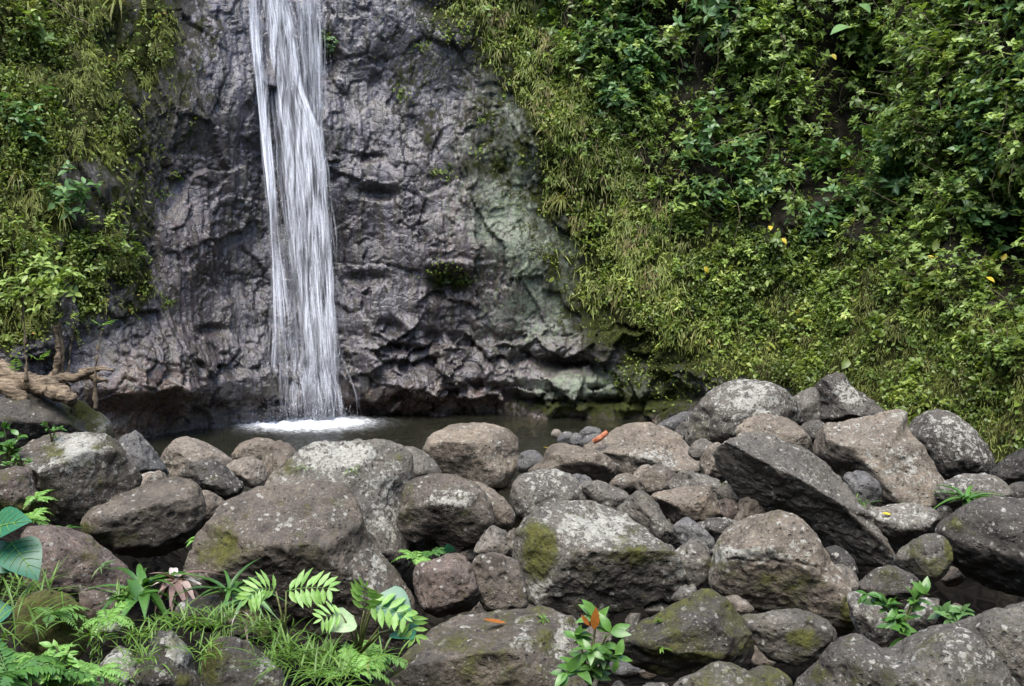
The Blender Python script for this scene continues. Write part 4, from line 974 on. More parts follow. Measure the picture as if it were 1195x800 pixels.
def shrub_into(LB, SB, B, n, size, leaf, whorls, seed_r=None, upb=0.5, per=(6, 10), tone=None, spread=0.62):
    """a leafy shrub: thin twigs fanning out of the bank, each ending in a whorl of leaves"""
    o = norm(n * 0.75 + UP * upb + 0.25 * rng.normal(size=3))
    for k in range(whorls):
        e = B + o * size * rng.uniform(0.25, 1.0) + rng.normal(size=3) * size * spread * np.array([.75, .55, .75])
        if (e - B) @ n < 0.03: e = e + n * (0.06 - (e - B) @ n)
        td = norm(norm(e - B) * 0.7 + UP * 0.7 + 0.3 * rng.normal(size=3))
        if k % 3 == 0:
            mid = (B + e) / 2 + rng.normal(size=3) * 0.05 * size - UP * 0.05 * size
            SB.tube(np.stack([B, mid, e]), 0.006, 0.003, 4)
        m = rng.integers(*per)
        a = rng.uniform(0, 2 * math.pi) + np.arange(m) * 2.4
        s1 = norm(np.cross(td, [0.3, 0.5, 0.1])); s2 = np.cross(td, s1)
        elev = rng.uniform(-0.15, 0.75, m)
        D = norm((np.cos(a)[:, None] * s1 + np.sin(a)[:, None] * s2) * np.cos(elev)[:, None] + td * np.sin(elev)[:, None])
        Pp = e - td * (np.arange(m)[:, None] * leaf * 0.09)
        Nn = norm(td + 0.35 * rng.normal(size=(m, 3)))
        L = leaf * rng.uniform(0.6, 1.15, m)
        tn = rng.random() * 0.75 if tone is None else tone
        LB.place(OVAL if leaf > 0.1 else LEAF, Pp, D, Nn, L, L * rng.uniform(0.36, 0.5, m), rng.uniform(0.05, 0.4, m), np.clip(tn + rng.normal(0, 0.14, m), 0, 1))


def hang_blades(B, P, N, L, W, outw=0.35, rnd=None):
    n = len(P)
    D = norm(N * outw + np.array([0, 0, -0.75]) + rng.normal(0, .25, (n, 3)))
    B.place(BLADE, P, D, N, L, W, rng.uniform(-.1, .35, n), rnd)


# the undivided mass of shrubbery on the right bank
LB, SB, LX = Buf(), Buf(), Buf()
Pb, Nb, kk = sample_cliff(shrub_m * (0.12 + sst(-0.3, 0.4, fbm(Q * 1.1 + 5, 3))), 950)
for p_, n_ in zip(Pb, Nb):
    sp_ = fbm(p_[None] * .9 + 4, 2)[0]
    if sp_ > .22: shrub_into(LX, SB, p_, n_, rng.uniform(.2, .45), rng.uniform(.11, .19), int(rng.integers(5, 9)), per=(5, 8))
    else: shrub_into(LB, SB, p_, n_, rng.uniform(.2, .55), rng.uniform(.055, .10) if sp_ < -.15 else rng.uniform(.08, .14), int(rng.integers(9, 16) if sp_ < -.15 else rng.integers(7, 13)))
o = LX.build('broadleaf_shrubbery', M['bluish']); tag(o, 'paler broad-leaved growth mixed into the shrubbery of the right bank', 'shrubbery', kind='stuff')
Pv, Nv, kk = sample_cliff(shrub_m, 90)
for p_, n_ in zip(Pv, Nv):
    l_ = rng.uniform(.4, 1.1); c_ = p_ + n_ * rng.uniform(.15, .5)
    SB.tube(np.stack([c_ + np.array([.05 * math.sin(k * 1.3), 0, -l_ * k / 5]) + rng.normal(0, .02, 3) for k in range(6)]), .005, .003, 4)
o = LB.build('shrubbery', M['shrub']); tag(o, 'dense leafy shrubbery covering the upper right bank', 'shrubbery', kind='stuff')
o = SB.build('shrubbery_twigs', M['twig']); tag(o, 'thin brown twigs inside the shrubbery on the right bank', 'twigs', kind='stuff')

# low creepers with small leaves on the lower right bank
low_m = rveg ** 2 * (1 - 0.8 * shrub_m) * (1 - 0.75 * straw_m)
dens = sst(-0.3, 0.4, fbm(Q * 2.0 + 21, 4)) + 0.07
LB = Buf()
Pb, Nb, kk = sample_cliff(low_m * dens * (0.45 + 0.55 * sst(500, 250, py0)), 42000)
n = len(Pb)
clump = fbm(Pb * 3.1, 2)
D = norm(rdir(n) * 0.9 + np.array([0, -0.15, -0.35]) + Nb * 0.35)
L = rng.uniform(.03, .065, n) * (1 + 0.8 * sst(0.1, .5, clump)) * np.where(rng.random(n) < .06, 1.7, 1)
LB.place(LEAF, Pb + Nb * (rng.random((n, 1)) ** 1.4 * 0.13), D, norm(Nb * 0.6 + UP * 0.6 + 0.45 * rng.normal(size=(n, 3))), L, L * rng.uniform(.4, .7, n), rng.uniform(0, .5, n),
         np.clip(0.42 + 0.5 * clump + 0.35 * fbm(Pb * .9 + 31, 2) + rng.normal(0, .2, n), 0, 1))
o = LB.build('creepers', M['creeper']); tag(o, 'low small-leaved creepers and moss carpeting the lower right bank', 'creepers', kind='stuff')
B_ = Buf()
Pb, Nb, kk = sample_cliff(low_m * (0.2 + sst(-.3, .4, fbm(Q * 3.0 + 77, 3))) * sst(250, 380, py0), 16000)
n = len(Pb)
hang_blades(B_, Pb + Nb * rng.random((n, 1)) * .06, Nb, rng.uniform(.04, .13, n), rng.uniform(.005, .011, n), .45, np.clip(.45 + .6 * fbm(Pb * 2.2 + 3, 2) + rng.normal(0, .2, n), 0, 1))
o = B_.build('bank_moss', M['fern']); tag(o, 'shaggy olive moss strands hanging over the lower right bank', 'moss', kind='stuff')
# scattered larger leafy sprigs among them
LB, SB = Buf(), Buf()
Pb, Nb, kk = sample_cliff(low_m * sst(-0.1, 0.5, fbm(Q * 1.7 + 61, 3)) * sst(450, 330, py0), 560)
for p_, n_ in zip(Pb, Nb):
    shrub_into(LB, SB, p_, n_, rng.uniform(.08, .2), rng.uniform(.05, .10), int(rng.integers(2, 5)), tone=rng.uniform(.3, .9))
o = LB.build('leafy_sprigs', M['shrub']); tag(o, 'bright leafy sprigs scattered through the creepers on the right bank', 'sprigs', kind='stuff')


B_ = Buf()
Pb, Nb, kk = sample_cliff(straw_m * rveg * (0.1 + sst(-0.25, 0.35, fbm(Q * 2.2 + 9, 3))), 9000)
n = len(Pb); cl = fbm(Pb * 2.6 + 7, 2)
hang_blades(B_, Pb + Nb * rng.random((n, 1)) * .1, Nb, rng.uniform(.08, .24, n), rng.uniform(.008, .016, n), 0.3, np.clip(.5 + .6 * cl + rng.normal(0, .18, n), 0, 1))
o = B_.build('hanging_grass', M['straw']); tag(o, 'yellowish grass hanging over the bare rock at the edge of the right bank', 'grass', kind='stuff')
LB = Buf()
Pb, Nb, kk = sample_cliff(straw_m * rveg * sst(-0.2, 0.4, fbm(Q * 2.0 + 90, 3)), 15000)
n = len(Pb)
L = rng.uniform(.03, .07, n)
LB.place(LEAF, Pb + Nb * rng.random((n, 1)) * .14, norm(rdir(n) + np.array([0, -.2, -.3])), norm(Nb * .6 + UP * .6 + .4 * rng.normal(size=(n, 3))), L, L * .55, .2, np.clip(rng.normal(.8, .2, n), 0, 1))
o = LB.build('creeper_fringe', M['creeper']); tag(o, 'yellow-green creeping leaves mixed into the hanging grass', 'creepers', kind='stuff')


def frond(B, P, d, L, width, pairs, droop, tone, up=UP, mat_leaf=PINNA, tipw=0.25, pin_ang=1.1):
    """one fern frond: an arching midrib set with pairs of leaflets"""
    d = norm(d); s = np.linspace(0.08, 1, pairs)
    c = np.stack([P + d * L * x - UP * droop * L * x * x for x in np.linspace(0, 1, 8)])
    B.tube(c, 0.012 * L, 0.004 * L, 4, tone * 0.5)
    pts = np.stack([P + d * L * x - UP * droop * L * x * x for x in s])
    tg = norm(np.stack([d * L - 2 * UP * droop * L * x for x in s]))
    side = norm(np.cross(tg, up)); nn = norm(np.cross(side, tg))
    prof = np.minimum(1, 0.5 + s * 2.5) * (1 - (1 - tipw) * s ** 2.2)
    for sg in (-1, 1):
        D = norm(side * sg * math.sin(pin_ang) + tg * math.cos(pin_ang) - UP * .1 + rng.normal(0, .06, side.shape))
        l = width * prof * rng.uniform(.88, 1.1, pairs)
        B.place(mat_leaf, pts, D, nn + rng.normal(0, .12, nn.shape), l, np.minimum(l * (.38 if mat_leaf is PINNA else .4), L / pairs * 1.05), rng.uniform(.05, .3, pairs), np.clip(tone + rng.normal(0, .12, pairs), 0, 1))
    B.place(mat_leaf, pts[-1:], tg[-1:], nn[-1:], width * .5, width * .15, .1, tone)


# ferns and moss curtains on the left wall
B_ = Buf()
lm = lveg * (0.12 + sst(-0.2, 0.35, fbm(Q * 1.9 + 15, 3))) * sst(440, 330, py0)
Pb, Nb, kk = sample_cliff(lm, 1500)
for p_, n_ in zip(Pb, Nb):
    tone = np.clip(.5 + .45 * fbm(p_[None] * 1.8, 2)[0] + rng.normal(0, .15), 0, 1)
    Lf = rng.uniform(.10, .26)
    frond(B_, p_, n_ * .5 + np.array([rng.normal(0, .35), -.1, rng.uniform(-.8, .0)]), Lf, Lf * rng.uniform(.16, .26), 8, rng.uniform(.3, .8), tone, up=n_ + UP * .3)
o = B_.build('hanging_ferns', M['fern']); tag(o, 'yellow-green ferns hanging in curtains down the left cliff', 'ferns', kind='stuff')
B_ = Buf()
Pb, Nb, kk = sample_cliff(lm * sst(-.2, .4, fbm(Q * 2.6 + 55, 3)), 8000)
n = len(Pb)
hang_blades(B_, Pb + Nb * rng.random((n, 1)) * .1, Nb, rng.uniform(.06, .2, n), rng.uniform(.006, .013, n), .35, np.clip(rng.normal(.5, .25, n), 0, 1))
o = B_.build('moss_fringe', M['fern']); tag(o, 'trailing olive moss strands hanging down the left cliff', 'moss', kind='stuff')
LB = Buf()
lowl = lveg * np.clip(.35 + sst(120, 40, px0) + sst(230, 300, py0), 0, 1)
Pb, Nb, kk = sample_cliff(lowl * (0.1 + sst(-.3, .3, fbm(Q * 2.1 + 33, 3))), 17000)
n = len(Pb)
L = rng.uniform(.03, .075, n)
LB.place(LEAF, Pb + Nb * rng.random((n, 1)) * .2, norm(rdir(n) + np.array([0, -.25, -.2])), norm(Nb * .5 + UP * .7 + .4 * rng.normal(size=(n, 3))), L, L * .55, .25, np.clip(rng.normal(.6, .25, n), 0, 1))
o = LB.build('wall_creepers', M['creeper']); tag(o, 'small-leaved creepers on the lower left wall', 'creepers', kind='stuff')
fade = sst(-150, -10, px0 - xr + wob + wob2) * (1 - rveg) * sst(480, 430, py0) * sst(-.1, .4, fbm(Q * 2.7 + 120, 3))
Pb, Nb, kk = sample_cliff(fade + .4 * sst(70, -10, px0 - xl + wob) * (1 - lveg) * sst(400, 300, py0) * sst(0, .4, fbm(Q * 2.4 + 20, 3)), 5200)
n = len(Pb); LB = Buf(); L = rng.uniform(.012, .035, n)
LB.place(LEAF, Pb + Nb * rng.random((n, 1)) * .03, norm(rdir(n) + np.array([0, -.1, -.6])), norm(Nb * .7 + UP * .4 + .4 * rng.normal(size=(n, 3))), L, L * .6, .2, np.clip(rng.normal(.6, .22, n), 0, .97))
o = LB.build('moss_flecks', M['creeper']); tag(o, 'tiny moss flecks thinning out from the planted banks across the bare rock', 'moss', kind='stuff')
# tufts on the middle of the rock face
B_ = Buf(); LB = Buf()
for (qx, qy, r_, nn_) in [(492, 52, 10, 60), (520, 40, 12, 60), (540, 30, 16, 80), (470, 110, 10, 60), (378, 40, 8, 40), (384, 58, 6, 30), (518, 318, 18, 140), (545, 325, 8, 50), (508, 200, 5, 30), (560, 140, 6, 30),
                         (190, 225, 12, 50), (205, 205, 8, 30), (195, 352, 8, 40), (560, 175, 10, 40), (520, 200, 8, 30), (700, 330, 20, 90), (725, 315, 10, 50), (755, 430, 30, 160), (790, 452, 30, 160), (720, 440, 16, 60), (840, 440, 24, 120)]:
    for q in range(nn_):
        p_, n_ = cliff_at(qx + rng.normal(0, r_ * .6), qy + rng.normal(0, r_ * .45))
        l = rng.uniform(.03, .07)
        LB.place(LEAF, p_ + n_ * rng.uniform(0, .06), norm(rng.normal(size=3) + n_ * .6 - UP * .4), norm(n_ + UP * .5 + .4 * rng.normal(size=3)), l, l * .5, .3, np.clip(rng.normal(.65, .2), 0, 1))
o = LB.build('rock_face_moss', M['creeper']); tag(o, 'small mossy leaf tufts clinging to cracks of the bare rock face', 'moss', kind='stuff')


# ------------------------------------------------------------------ single plants on the walls
def wall_shrub(px, py, size, leaf, whorls, mat, label, upb=.5, group=None, per=(6, 9), name='shrub', out=0.12):
    p_, n_ = cliff_at(px, py)
    root = tag(empty(name, p_), label, 'shrub' if name == 'shrub' else 'plant', group)
    LB, SB = Buf(), Buf()
    shrub_into(LB, SB, p_ + n_ * out * .3, n_, size, leaf, whorls, upb=upb, per=per)
    LB.build('foliage', M[mat], root); SB.build('stem', M['twig'], root)
    return root


for (px_, py_, sz, lf, wh, mt, lab) in [
    (825, 165, .45, .15, 30, 'bluish', 'bluish-green shrub bulging from the bank left of the dark hollow'),
    (960, 205, .35, .17, 22, 'bluish', 'broad-leaved pale green shrub hanging just under the dark hollow'),
    (905, 60, .5, .13, 40, 'shrub', 'tall bright shrub at the top left of the dark hollow'),
    (920, 120, .4, .12, 30, 'shrub', 'leafy shrub drooping along the left rim of the dark hollow'),
    (1060, 150, .5, .12, 36, 'shrub', 'dense shrub right of the dark hollow'),
    (1130, 70, .5, .14, 36, 'shrub', 'large shrub near the top right corner of the bank'),
    (1165, 170, .45, .14, 30, 'bluish', 'bluish shrub at the right edge above the second dark gap'),
    (1130, 330, .4, .10, 34, 'shrub', 'rounded shrub below the second dark gap at the right edge'),
    (1020, 300, .35, .10, 30, 'shrub', 'bright shrub sitting at the lower fringe of the shrubbery'),
    (1085, 230, .4, .12, 30, 'bluish', 'pale-leaved shrub between the two dark gaps of the bank'),
    (870, 230, .35, .10, 30, 'shrub', 'small shrub at the lower left fringe of the shrubbery'),
    (770, 60, .4, .11, 30, 'shrub', 'shrub beside the straw-coloured grass at the top of the bank'),
    (720, 20, .35, .10, 26, 'shrub', 'uppermost shrub overhanging the straw-coloured grass'),
    (1000, 50, .4, .14, 26, 'shrub', 'shrub over the top of the dark hollow below the giant leaves'),
    (700, 150, .22, .08, 20, 'shrub', 'little round bush isolated in the straw-coloured grass'),
    (1180, 420, .3, .09, 26, 'shrub', 'low bush at the right edge above the shadowed boulder'),
    (30, 40, .3, .11, 20, 'shrub', 'small bush at the top left corner of the cliff'),
    (75, 230, .35, .15, 22, 'bluish', 'big-leaved bluish bush on the left wall beside the bare rock pocket'),
    (20, 150, .35, .13, 24, 'bluish', 'bluish bush at the left edge high on the wall'),
    (25, 300, .4, .10, 34, 'shrub', 'bushy shrub at the left edge above the driftwood'),
    (150, 300, .22, .07, 30, 'shrub', 'dark green bush at the lower end of the fern curtain'),
    (105, 290, .35, .09, 34, 'shrub', 'wide bush spreading above the saplings on the left'),
    (520, 325, .16, .07, 12, 'shrub', 'tuft of ferny leaves in the dark niche of the rock face'),
    (383, 50, .14, .07, 10, 'bluish', 'small dark fern tuft beside the top of the waterfall')]:
    wall_shrub(px_, py_, sz, lf, wh, mt, lab)
# giant pale leaves at the top, strap leaves, yellow leaves
p_, n_ = cliff_at(985, 40); root = tag(empty('broad_leaf_plant', p_), 'plant with three huge pale leaves at the top of the right bank', 'plant')
LB, SB = Buf(), Buf()
for (qx, qy, l, dx) in [(990, 30, .34, -1), (1022, 14, .30, .8), (1004, 4, .26, .2)]:
    e = at(qx, qy, p_[1] - .85)
    SB.tube(np.stack([p_, (p_ + e) / 2 + UP * .12, e]), .012, .006, 5)
    LB.place(HEART, e, np.array([dx, -.35, -.25]), np.array([0, -.45, .9]), l, l * .66, .25, .9)
LB.build('foliage', M['bluish'], root); SB.build('stem', M['stem'], root)
p_, n_ = cliff_at(762, 122); root = tag(empty('strap_plant', p_), 'pale plant of a few strap leaves shining out of the right bank', 'plant')
LB = Buf(); LB.place(BLADE, np.tile(p_ + n_ * .12, (5, 1)), np.array([[-.5, -.4, .6], [.2, -.4, .9], [.5, -.5, .5], [-.1, -.6, .8], [.35, -.4, -.5]]), n_ + UP, rng.uniform(.2, .34, 5), .045, .5, .9); LB.build('foliage', M['palegreen'], root)
YL = [(958, 55), (1095, 245), (905, 290), (1158, 318), (1180, 205), (1170, 212), (1058, 258), (838, 140), (895, 268), (1050, 210), (820, 308), (1145, 345)]
for k, (qx, qy) in enumerate(YL):
    p_, n_ = cliff_at(qx, qy)
    e = p_ + n_ * rng.uniform(.22, .45)
    LB = Buf(); LB.place(OVAL, e, norm(rng.normal(size=3) * .5 + np.array([.5, -.3, -.5])), n_ + UP * .4, .13, .07, .3, rng.random())
    o = LB.build('yellow_leaf', M['yellow'], None, e); tag(o, 'single yellowed leaf glowing among the green leaves of the right bank', 'leaf', 'yellowed leaves on the right bank')
# long bare branches crossing the shrubbery
for (a, b_, r_, lab) in [((800, 196), (905, 178), .011, 'thin bare branch lying level across the middle of the bank'), ((1030, 140), (1075, 45), .013, 'dark bare branch slanting up beside the dark hollow'),
                        ((1100, 235), (1085, 310), .009, 'pale vertical stem hanging below the shrubs on the right'), ((1180, 15), (1120, 12), .01, 'short twig at the top right corner'),
                        ((40, 0), (82, 55), .012, 'dark branch slanting across the top left corner')]:
    pa, na_ = cliff_at(*a); pb_, nb2 = cliff_at(*b_)
    pa = pa + na_ * .35; pb_ = pb_ + nb2 * .5
    s = np.linspace(0, 1, 9)[:, None]
    c = pa + (pb_ - pa) * s + 0.05 * np.stack([fbm(np.stack([s[:, 0] * 3 + a[0], 0 * s[:, 0], 0 * s[:, 0] + j], -1), 2) for j in (1, 5, 9)], -1)
    SB = Buf(); SB.tube(c, r_, r_ * .5, 6); o = SB.build('bare_branch', M['twig'], None, pa); tag(o, lab, 'branch')
# grass tufts hanging on the left wall
for (qx, qy, L_, nn_, lab) in [(140, 4, .42, 60, 'pale tuft of long grass hanging at the top of the left cliff'), (72, 250, .34, 40, 'spidery pale grass tuft on the left wall beside the bare rock'), (655, 235, .35, 90, 'straw-coloured grass tuft drooping over the right edge of the bare rock'), (30, 8, .4, 40, 'dry brown grass tuft at the top left corner'), (22, 205, .35, 50, 'green grass tuft at the left edge of the wall')]:
    p_, n_ = cliff_at(qx, qy); root = tag(empty('grass_tuft', p_), lab, 'grass tuft')
    B_ = Buf(); D = norm(n_ * .6 + rng.normal(0, .5, (nn_, 3)) + np.array([0, 0, .15])); l = L_ * rng.uniform(.5, 1, nn_)
    B_.place(BLADE, np.tile(p_ + n_ * .05, (nn_, 1)) + rng.normal(0, .02, (nn_, 3)), D, UP, l, .014, rng.uniform(.5, 1.1, nn_)); B_.build('blades', M['straw'], root)


# ------------------------------------------------------------------ driftwood, saplings on the left bank
def at_pile(px, py, dY=0.0): return pile_at(px, py, dY)


Yd = float(ROCKS['leftmossy'][0][1]) + .1


def wood(B, pix, r, dY=0.0, flat=1, wob_=.02):
    pts = np.array([at(x, y, Yd + d) for (x, y, d) in pix]); n = 26
    s = np.linspace(0, len(pts) - 1, n); c = np.stack([np.interp(s, range(len(pts)), pts[:, j]) for j in range(3)], -1)
    k = np.hanning(7); k /= k.sum(); c = np.stack([np.convolve(np.pad(c[:, j], 3, mode='edge'), k, 'valid') for j in range(3)], -1)
    c += wob_ * np.stack([fbm(c * 6 + j * 11, 3) for j in range(3)], -1)
    rr_ = np.interp(np.linspace(0, 1, n), np.linspace(0, 1, len(r)), r) * (1 + .22 * fbm(c * 9, 3))
    sides = 14; m0 = B.n
    B.tube(c, rr_, None, sides, .5)
    V = B.V[-1]; V += (0.022 * fbm(V * np.array([9., 14, 30]), 4) + .02 * fbm(V * 4 + 5, 2))[:, None] * norm(V - np.repeat(c, sides, 0)); B.V[-1] = V


root = tag(empty('driftwood', at(40, 445, Yd)), 'bleached driftwood log with root prongs lying on the mossy rock', 'driftwood')
B_ = Buf(); wood(B_, [(-40, 428, .1), (0, 438, .05), (30, 447, 0), (55, 452, -.05), (78, 455, -.1)], [.12, .12, .10, .10, .075]); B_.build('log', M['bark'], root)
B_ = Buf(); wood(B_, [(40, 447, 0), (70, 441, -.1), (95, 438, -.15), (118, 430, -.2), (134, 431, -.2)], [.07, .055, .045, .035, .02]); wood(B_, [(80, 441, -.1), (105, 439, -.05), (127, 445, 0)], [.045, .034, .016]); B_.build('prong', M['bark'], root)
B_ = Buf(); wood(B_, [(48, 450, -.1), (66, 456, -.2), (80, 462, -.25), (88, 472, -.28)], [.10, .10, .085, .05], wob_=.05); wood(B_, [(-30, 444, 0), (5, 450, -.1), (26, 462, -.15), (30, 478, -.15)], [.09, .08, .07, .04]); B_.build('root_mass', M['bark'], root)


def sapling(pix, r, leaves, label, mat='shrub', leaf=.1, name='sapling', tone=.6):
    pts = [(x, y, d) for x, y, d in pix]
    root = tag(empty(name, at(pts[0][0], pts[0][1], Yd + pts[0][2])), label, 'sapling')
    B_ = Buf(); wood(B_, pts, r, wob_=.012); B_.build('trunk', M['bark'] if name == 'dead_stump' else M['twig'], root)
    if leaves:
        LB, SB = Buf(), Buf()
        for (x, y, d, sz, wh) in leaves:
            e = at(x, y, Yd + d)
            shrub_into(LB, SB, e, np.array([0, -1.0, .1]), sz, leaf, wh, tone=tone)
        LB.build('crown', M[mat], root); SB.build('twig', M['twig'], root)


sapling([(66, 446, -.12), (68, 415, -.12), (67, 380, -.1)], [.028, .026, .022], [], 'broken reddish stump standing upright in the driftwood', name='dead_stump')
sapling([(72, 448, -.1), (73, 400, -.1), (68, 360, -.1), (66, 330, -.1)], [.02, .018, .014, .01], [(66, 342, -.15, .28, 16), (48, 336, -.15, .2, 8), (85, 335, -.1, .2, 8)], 'slim sapling with a bright leafy crown rising behind the broken stump')
sapling([(31, 448, -.2), (30, 410, -.15), (27, 370, -.1), (25, 345, -.1)], [.016, .014, .01, .008], [(25, 340, -.1, .2, 8)], 'bent thin sapling left of the broken stump')
sapling([(111, 478, -.4), (112, 440, -.4), (114, 410, -.4), (120, 385, -.35)], [.016, .014, .011, .007], [], 'very thin leafless twig standing beside the driftwood prongs')
sapling([(78, 448, -.1), (83, 400, -.1), (88, 378, -.1)], [.012, .009, .006], [(88, 378, -.1, .1, 3)], 'spindly shoot just right of the broken stump', leaf=.06)


def fern_plant(P, fr, mat, label, pairs=12, name='fern', up=UP, tone=.6, leaf=PINNA, tipw=.25):
    """fr: (root offset, stalk vector, frond direction, length, leaflet length, droop)"""
    root = tag(empty(name, P), label, 'fern'); B_, SB = Buf(), Buf()
    for (st, d, L_, w_, dr) in fr:
        e = P + np.array(st, float)
        if np.linalg.norm(st) > .02: SB.tube(np.stack([P, P + np.array(st) * .5 + np.array([0, 0, .02]), e]), .006, .004, 5)
        frond(B_, e, np.array(d, float), L_, w_, pairs, dr, np.clip(tone + rng.normal(0, .1), 0, 1), mat_leaf=leaf, tipw=tipw, up=np.array(up))
    B_.build('frond', M[mat], root)
    if SB.V: SB.build('stalk', M['stem'], root)
    return root


def rand_fronds(n, L, w, droop=(.3, .8), tilt=(.2, .9)):
    out = []
    for k in range(n):
        a = rng.uniform(0, 2 * math.pi)
        out.append(((0, 0, 0), (math.cos(a), math.sin(a) * .8 - .2, rng.uniform(*tilt)), L * rng.uniform(.7, 1.1), w * rng.uniform(.8, 1.1), rng.uniform(*droop)))
    return out


# small fern sprays with two toned leaves near the driftwood
for (qx, qy, d, lab) in [(55, 412, (.6, -.3, .6), 'small bright fern spray beside the bent sapling'), (128, 372, (.8, -.3, .5), 'small yellow-green fern spray beside the thin twig'), (28, 425, (.2, -.3, .7), 'tiny fern spray at the foot of the bent sapling')]:
    P = at(qx - 10, qy + 8, Yd - .3)
    fern_plant(P, [((0, 0, 0), d, .2, .075, .2), ((0, 0, 0), (-.5, -.3, .6), .12, .05, .2)], 'bright', lab, 6)


# ------------------------------------------------------------------ plants among the boulders
def strap_plant(P, n, L, W, mat, label, cat='plant', name='strap_plant', tilt=(.25, 1.3), curl=(.35, .95), lean=(0, -.25, 0), tone=None, flat=False):
    root = tag(empty(name, P), label, cat); B_ = Buf()
    if name == 'grass_clump' and L > .13: L *= .66; W *= .62; n = int(n * .95)
    a = rng.uniform(0, 2 * math.pi, n)
    D = norm(np.stack([np.cos(a), np.sin(a), rng.uniform(*tilt, n)], -1) + np.array(lean))
    l = L * rng.uniform(.55, 1.1, n)
    B_.place(BLADE, np.tile(P, (n, 1)) + rng.normal(0, .008 + (.26 if name == 'grass_clump' else .03) * L, (n, 3)) * [1, 1, .3], D, UP + 0.1 * rng.normal(size=(n, 3)), l, W * rng.uniform(.7, 1.1, n), rng.uniform(*curl, n), tone)
    B_.build('blades' if name == 'grass_clump' else 'foliage', M[mat], root)
    return root


GP = lambda px, py, d=0.0: pile_at(px, py, d)
strap_plant(GP(165, 688, -.35), 26, .36, .042, 'strap', 'dark green plant of arching strap leaves below the cracked boulder')
strap_plant(GP(160, 700, -.42), 9, .25, .07, 'strap', 'few broad glossy leaves at the foot of the arching strap-leaved plant')
strap_plant(GP(268, 692, -.45), 26, .30, .026, 'strap', 'second strap-leaved plant with narrower leaves in front of the great dark boulder')
strap_plant(GP(290, 700, -.4), 16, .2, .03, 'bluish', 'bluish low leafy plant right of the narrow strap-leaved one', tilt=(.1, .8))
strap_plant(GP(283, 712, -.5), 5, .2, .022, 'dead', 'few withered brown blades hanging from the narrow strap-leaved plant', tilt=(-.8, -.2))
strap_plant(GP(205, 680, -.5), 26, .22, .055, 'dead', 'withered rosette of pinkish white and maroon leaves', tilt=(-.2, 1.2), curl=(.2, 1.3))
strap_plant(on_rock('split', 98, 612)[0] + [-.09, -.12, -.02], 22, .15, .024, 'strap', 'small green rosette in the nook left of the cracked boulder')
strap_plant(on_rock('wideslope', 1128, 580)[0] + [.1, -.3, -.05] if False else pile_at(1128, 584, -.35), 34, .30, .036, 'strap', 'spiky green rosette in front of the long flat lichened rock')
strap_plant(on_rock('violet', 1000, 578)[0] + [-.03, -.08, -.03], 40, .16, .012, 'turf', 'bright grass tuft by the violet-grey stone', name='grass_clump', cat='grass tuft')
strap_plant(pile_at(1061, 592, -.25), 9, .11, .018, 'strap', 'tiny sprig of leaves behind the flat speckled rock')
strap_plant(on_rock('spotted', 412, 548)[0], 14, .10, .010, 'turf', 'tiny grass tuft growing from a crack in the white-splashed boulder', name='grass_clump', cat='grass tuft')
strap_plant(on_rock('spotted', 357, 546)[0], 12, .07, .010, 'turf', 'tiny moss tuft at the left end of the white-splashed boulder', name='grass_clump', cat='grass tuft')
strap_plant(pile_at(231, 630, -.2), 5, .12, .06, 'bright', 'single bright leaf sprout between the cracked and the great boulder')
strap_plant(on_rock('flatlow', 122, 660)[0] + [0, -.05, 0], 9, .12, .012, 'bluish', 'thin bluish sprout on the flat brown rock')
strap_plant(on_rock('split', 113, 632)[0], 8, .06, .01, 'strap', 'tiny green sprig under the left lip of the cracked boulder')
strap_plant(on_rock('mossangle', 770, 725)[0], 9, .06, .012, 'turf', 'tiny fern sprig on the upper edge of the angular mossy boulder')
strap_plant(on_rock('mossangle', 773, 758)[0], 6, .07, .016, 'turf', 'tiny leaf sprig on the front face of the angular mossy boulder')
strap_plant(on_rock('front', 633, 712)[0], 16, .06, .01, 'turf', 'little moss tuft on the ridge of the wide foreground boulder')
# grass clumps
for (qx, qy, d, n_, L_, lab) in [(345, 772, -.5, 110, .30, 'thick clump of bright grass below the pale fern fronds'), (375, 778, -.55, 60, .26, 'bright grass clump at the left foot of the wide foreground boulder'), (322, 745, -.45, 40, .22, 'sparse grass clump right of the half-mossy bottom rock'),
                              (255, 728, -.5, 70, .22, 'grass clump behind the half-mossy bottom rock'), (220, 728, -.5, 60, .22, 'grass clump in front of the rock with the single white spot'), (165, 745, -.5, 55, .2, 'grass clump beside the rock with clustered white spots'),
                              (168, 772, -.5, 50, .18, 'low bright grass clump between the two bottom rocks'), (30, 700, -.4, 50, .4, 'long-bladed grass clump behind the mossy dome on the left'), (8, 745, -.6, 46, .5, 'long arching grass at the lower left edge'), (15, 690, -.5, 30, .4, 'arching dark grass under the giant leaves'),
                              (430, 770, -.3, 36, .28, 'thin grass clump left of the wide foreground boulder'), (115, 742, -.4, 40, .16, 'small grass clump beside the fist-sized white stone'), (240, 765, -.55, 30, .18, 'grass tuft hugging the moss of the bottom rock'),
                              (300, 735, -.5, 50, .2, 'grass clump in front of the sunken dark rock'), (190, 728, -.5, 40, .15, 'low grass patch under the withered rosette'), (395, 790, -.6, 60, .3, 'grass at the bottom edge left of the wide boulder'), (145, 700, -.4, 24, .13, 'short grass sprouts on the low brown knob')]:
    strap_plant(GP(qx, qy, d), n_, L_, .012 + .012 * L_, 'turf', lab, 'grass tuft', 'grass_clump', tilt=(.5, 2.2), curl=(.2, .9))
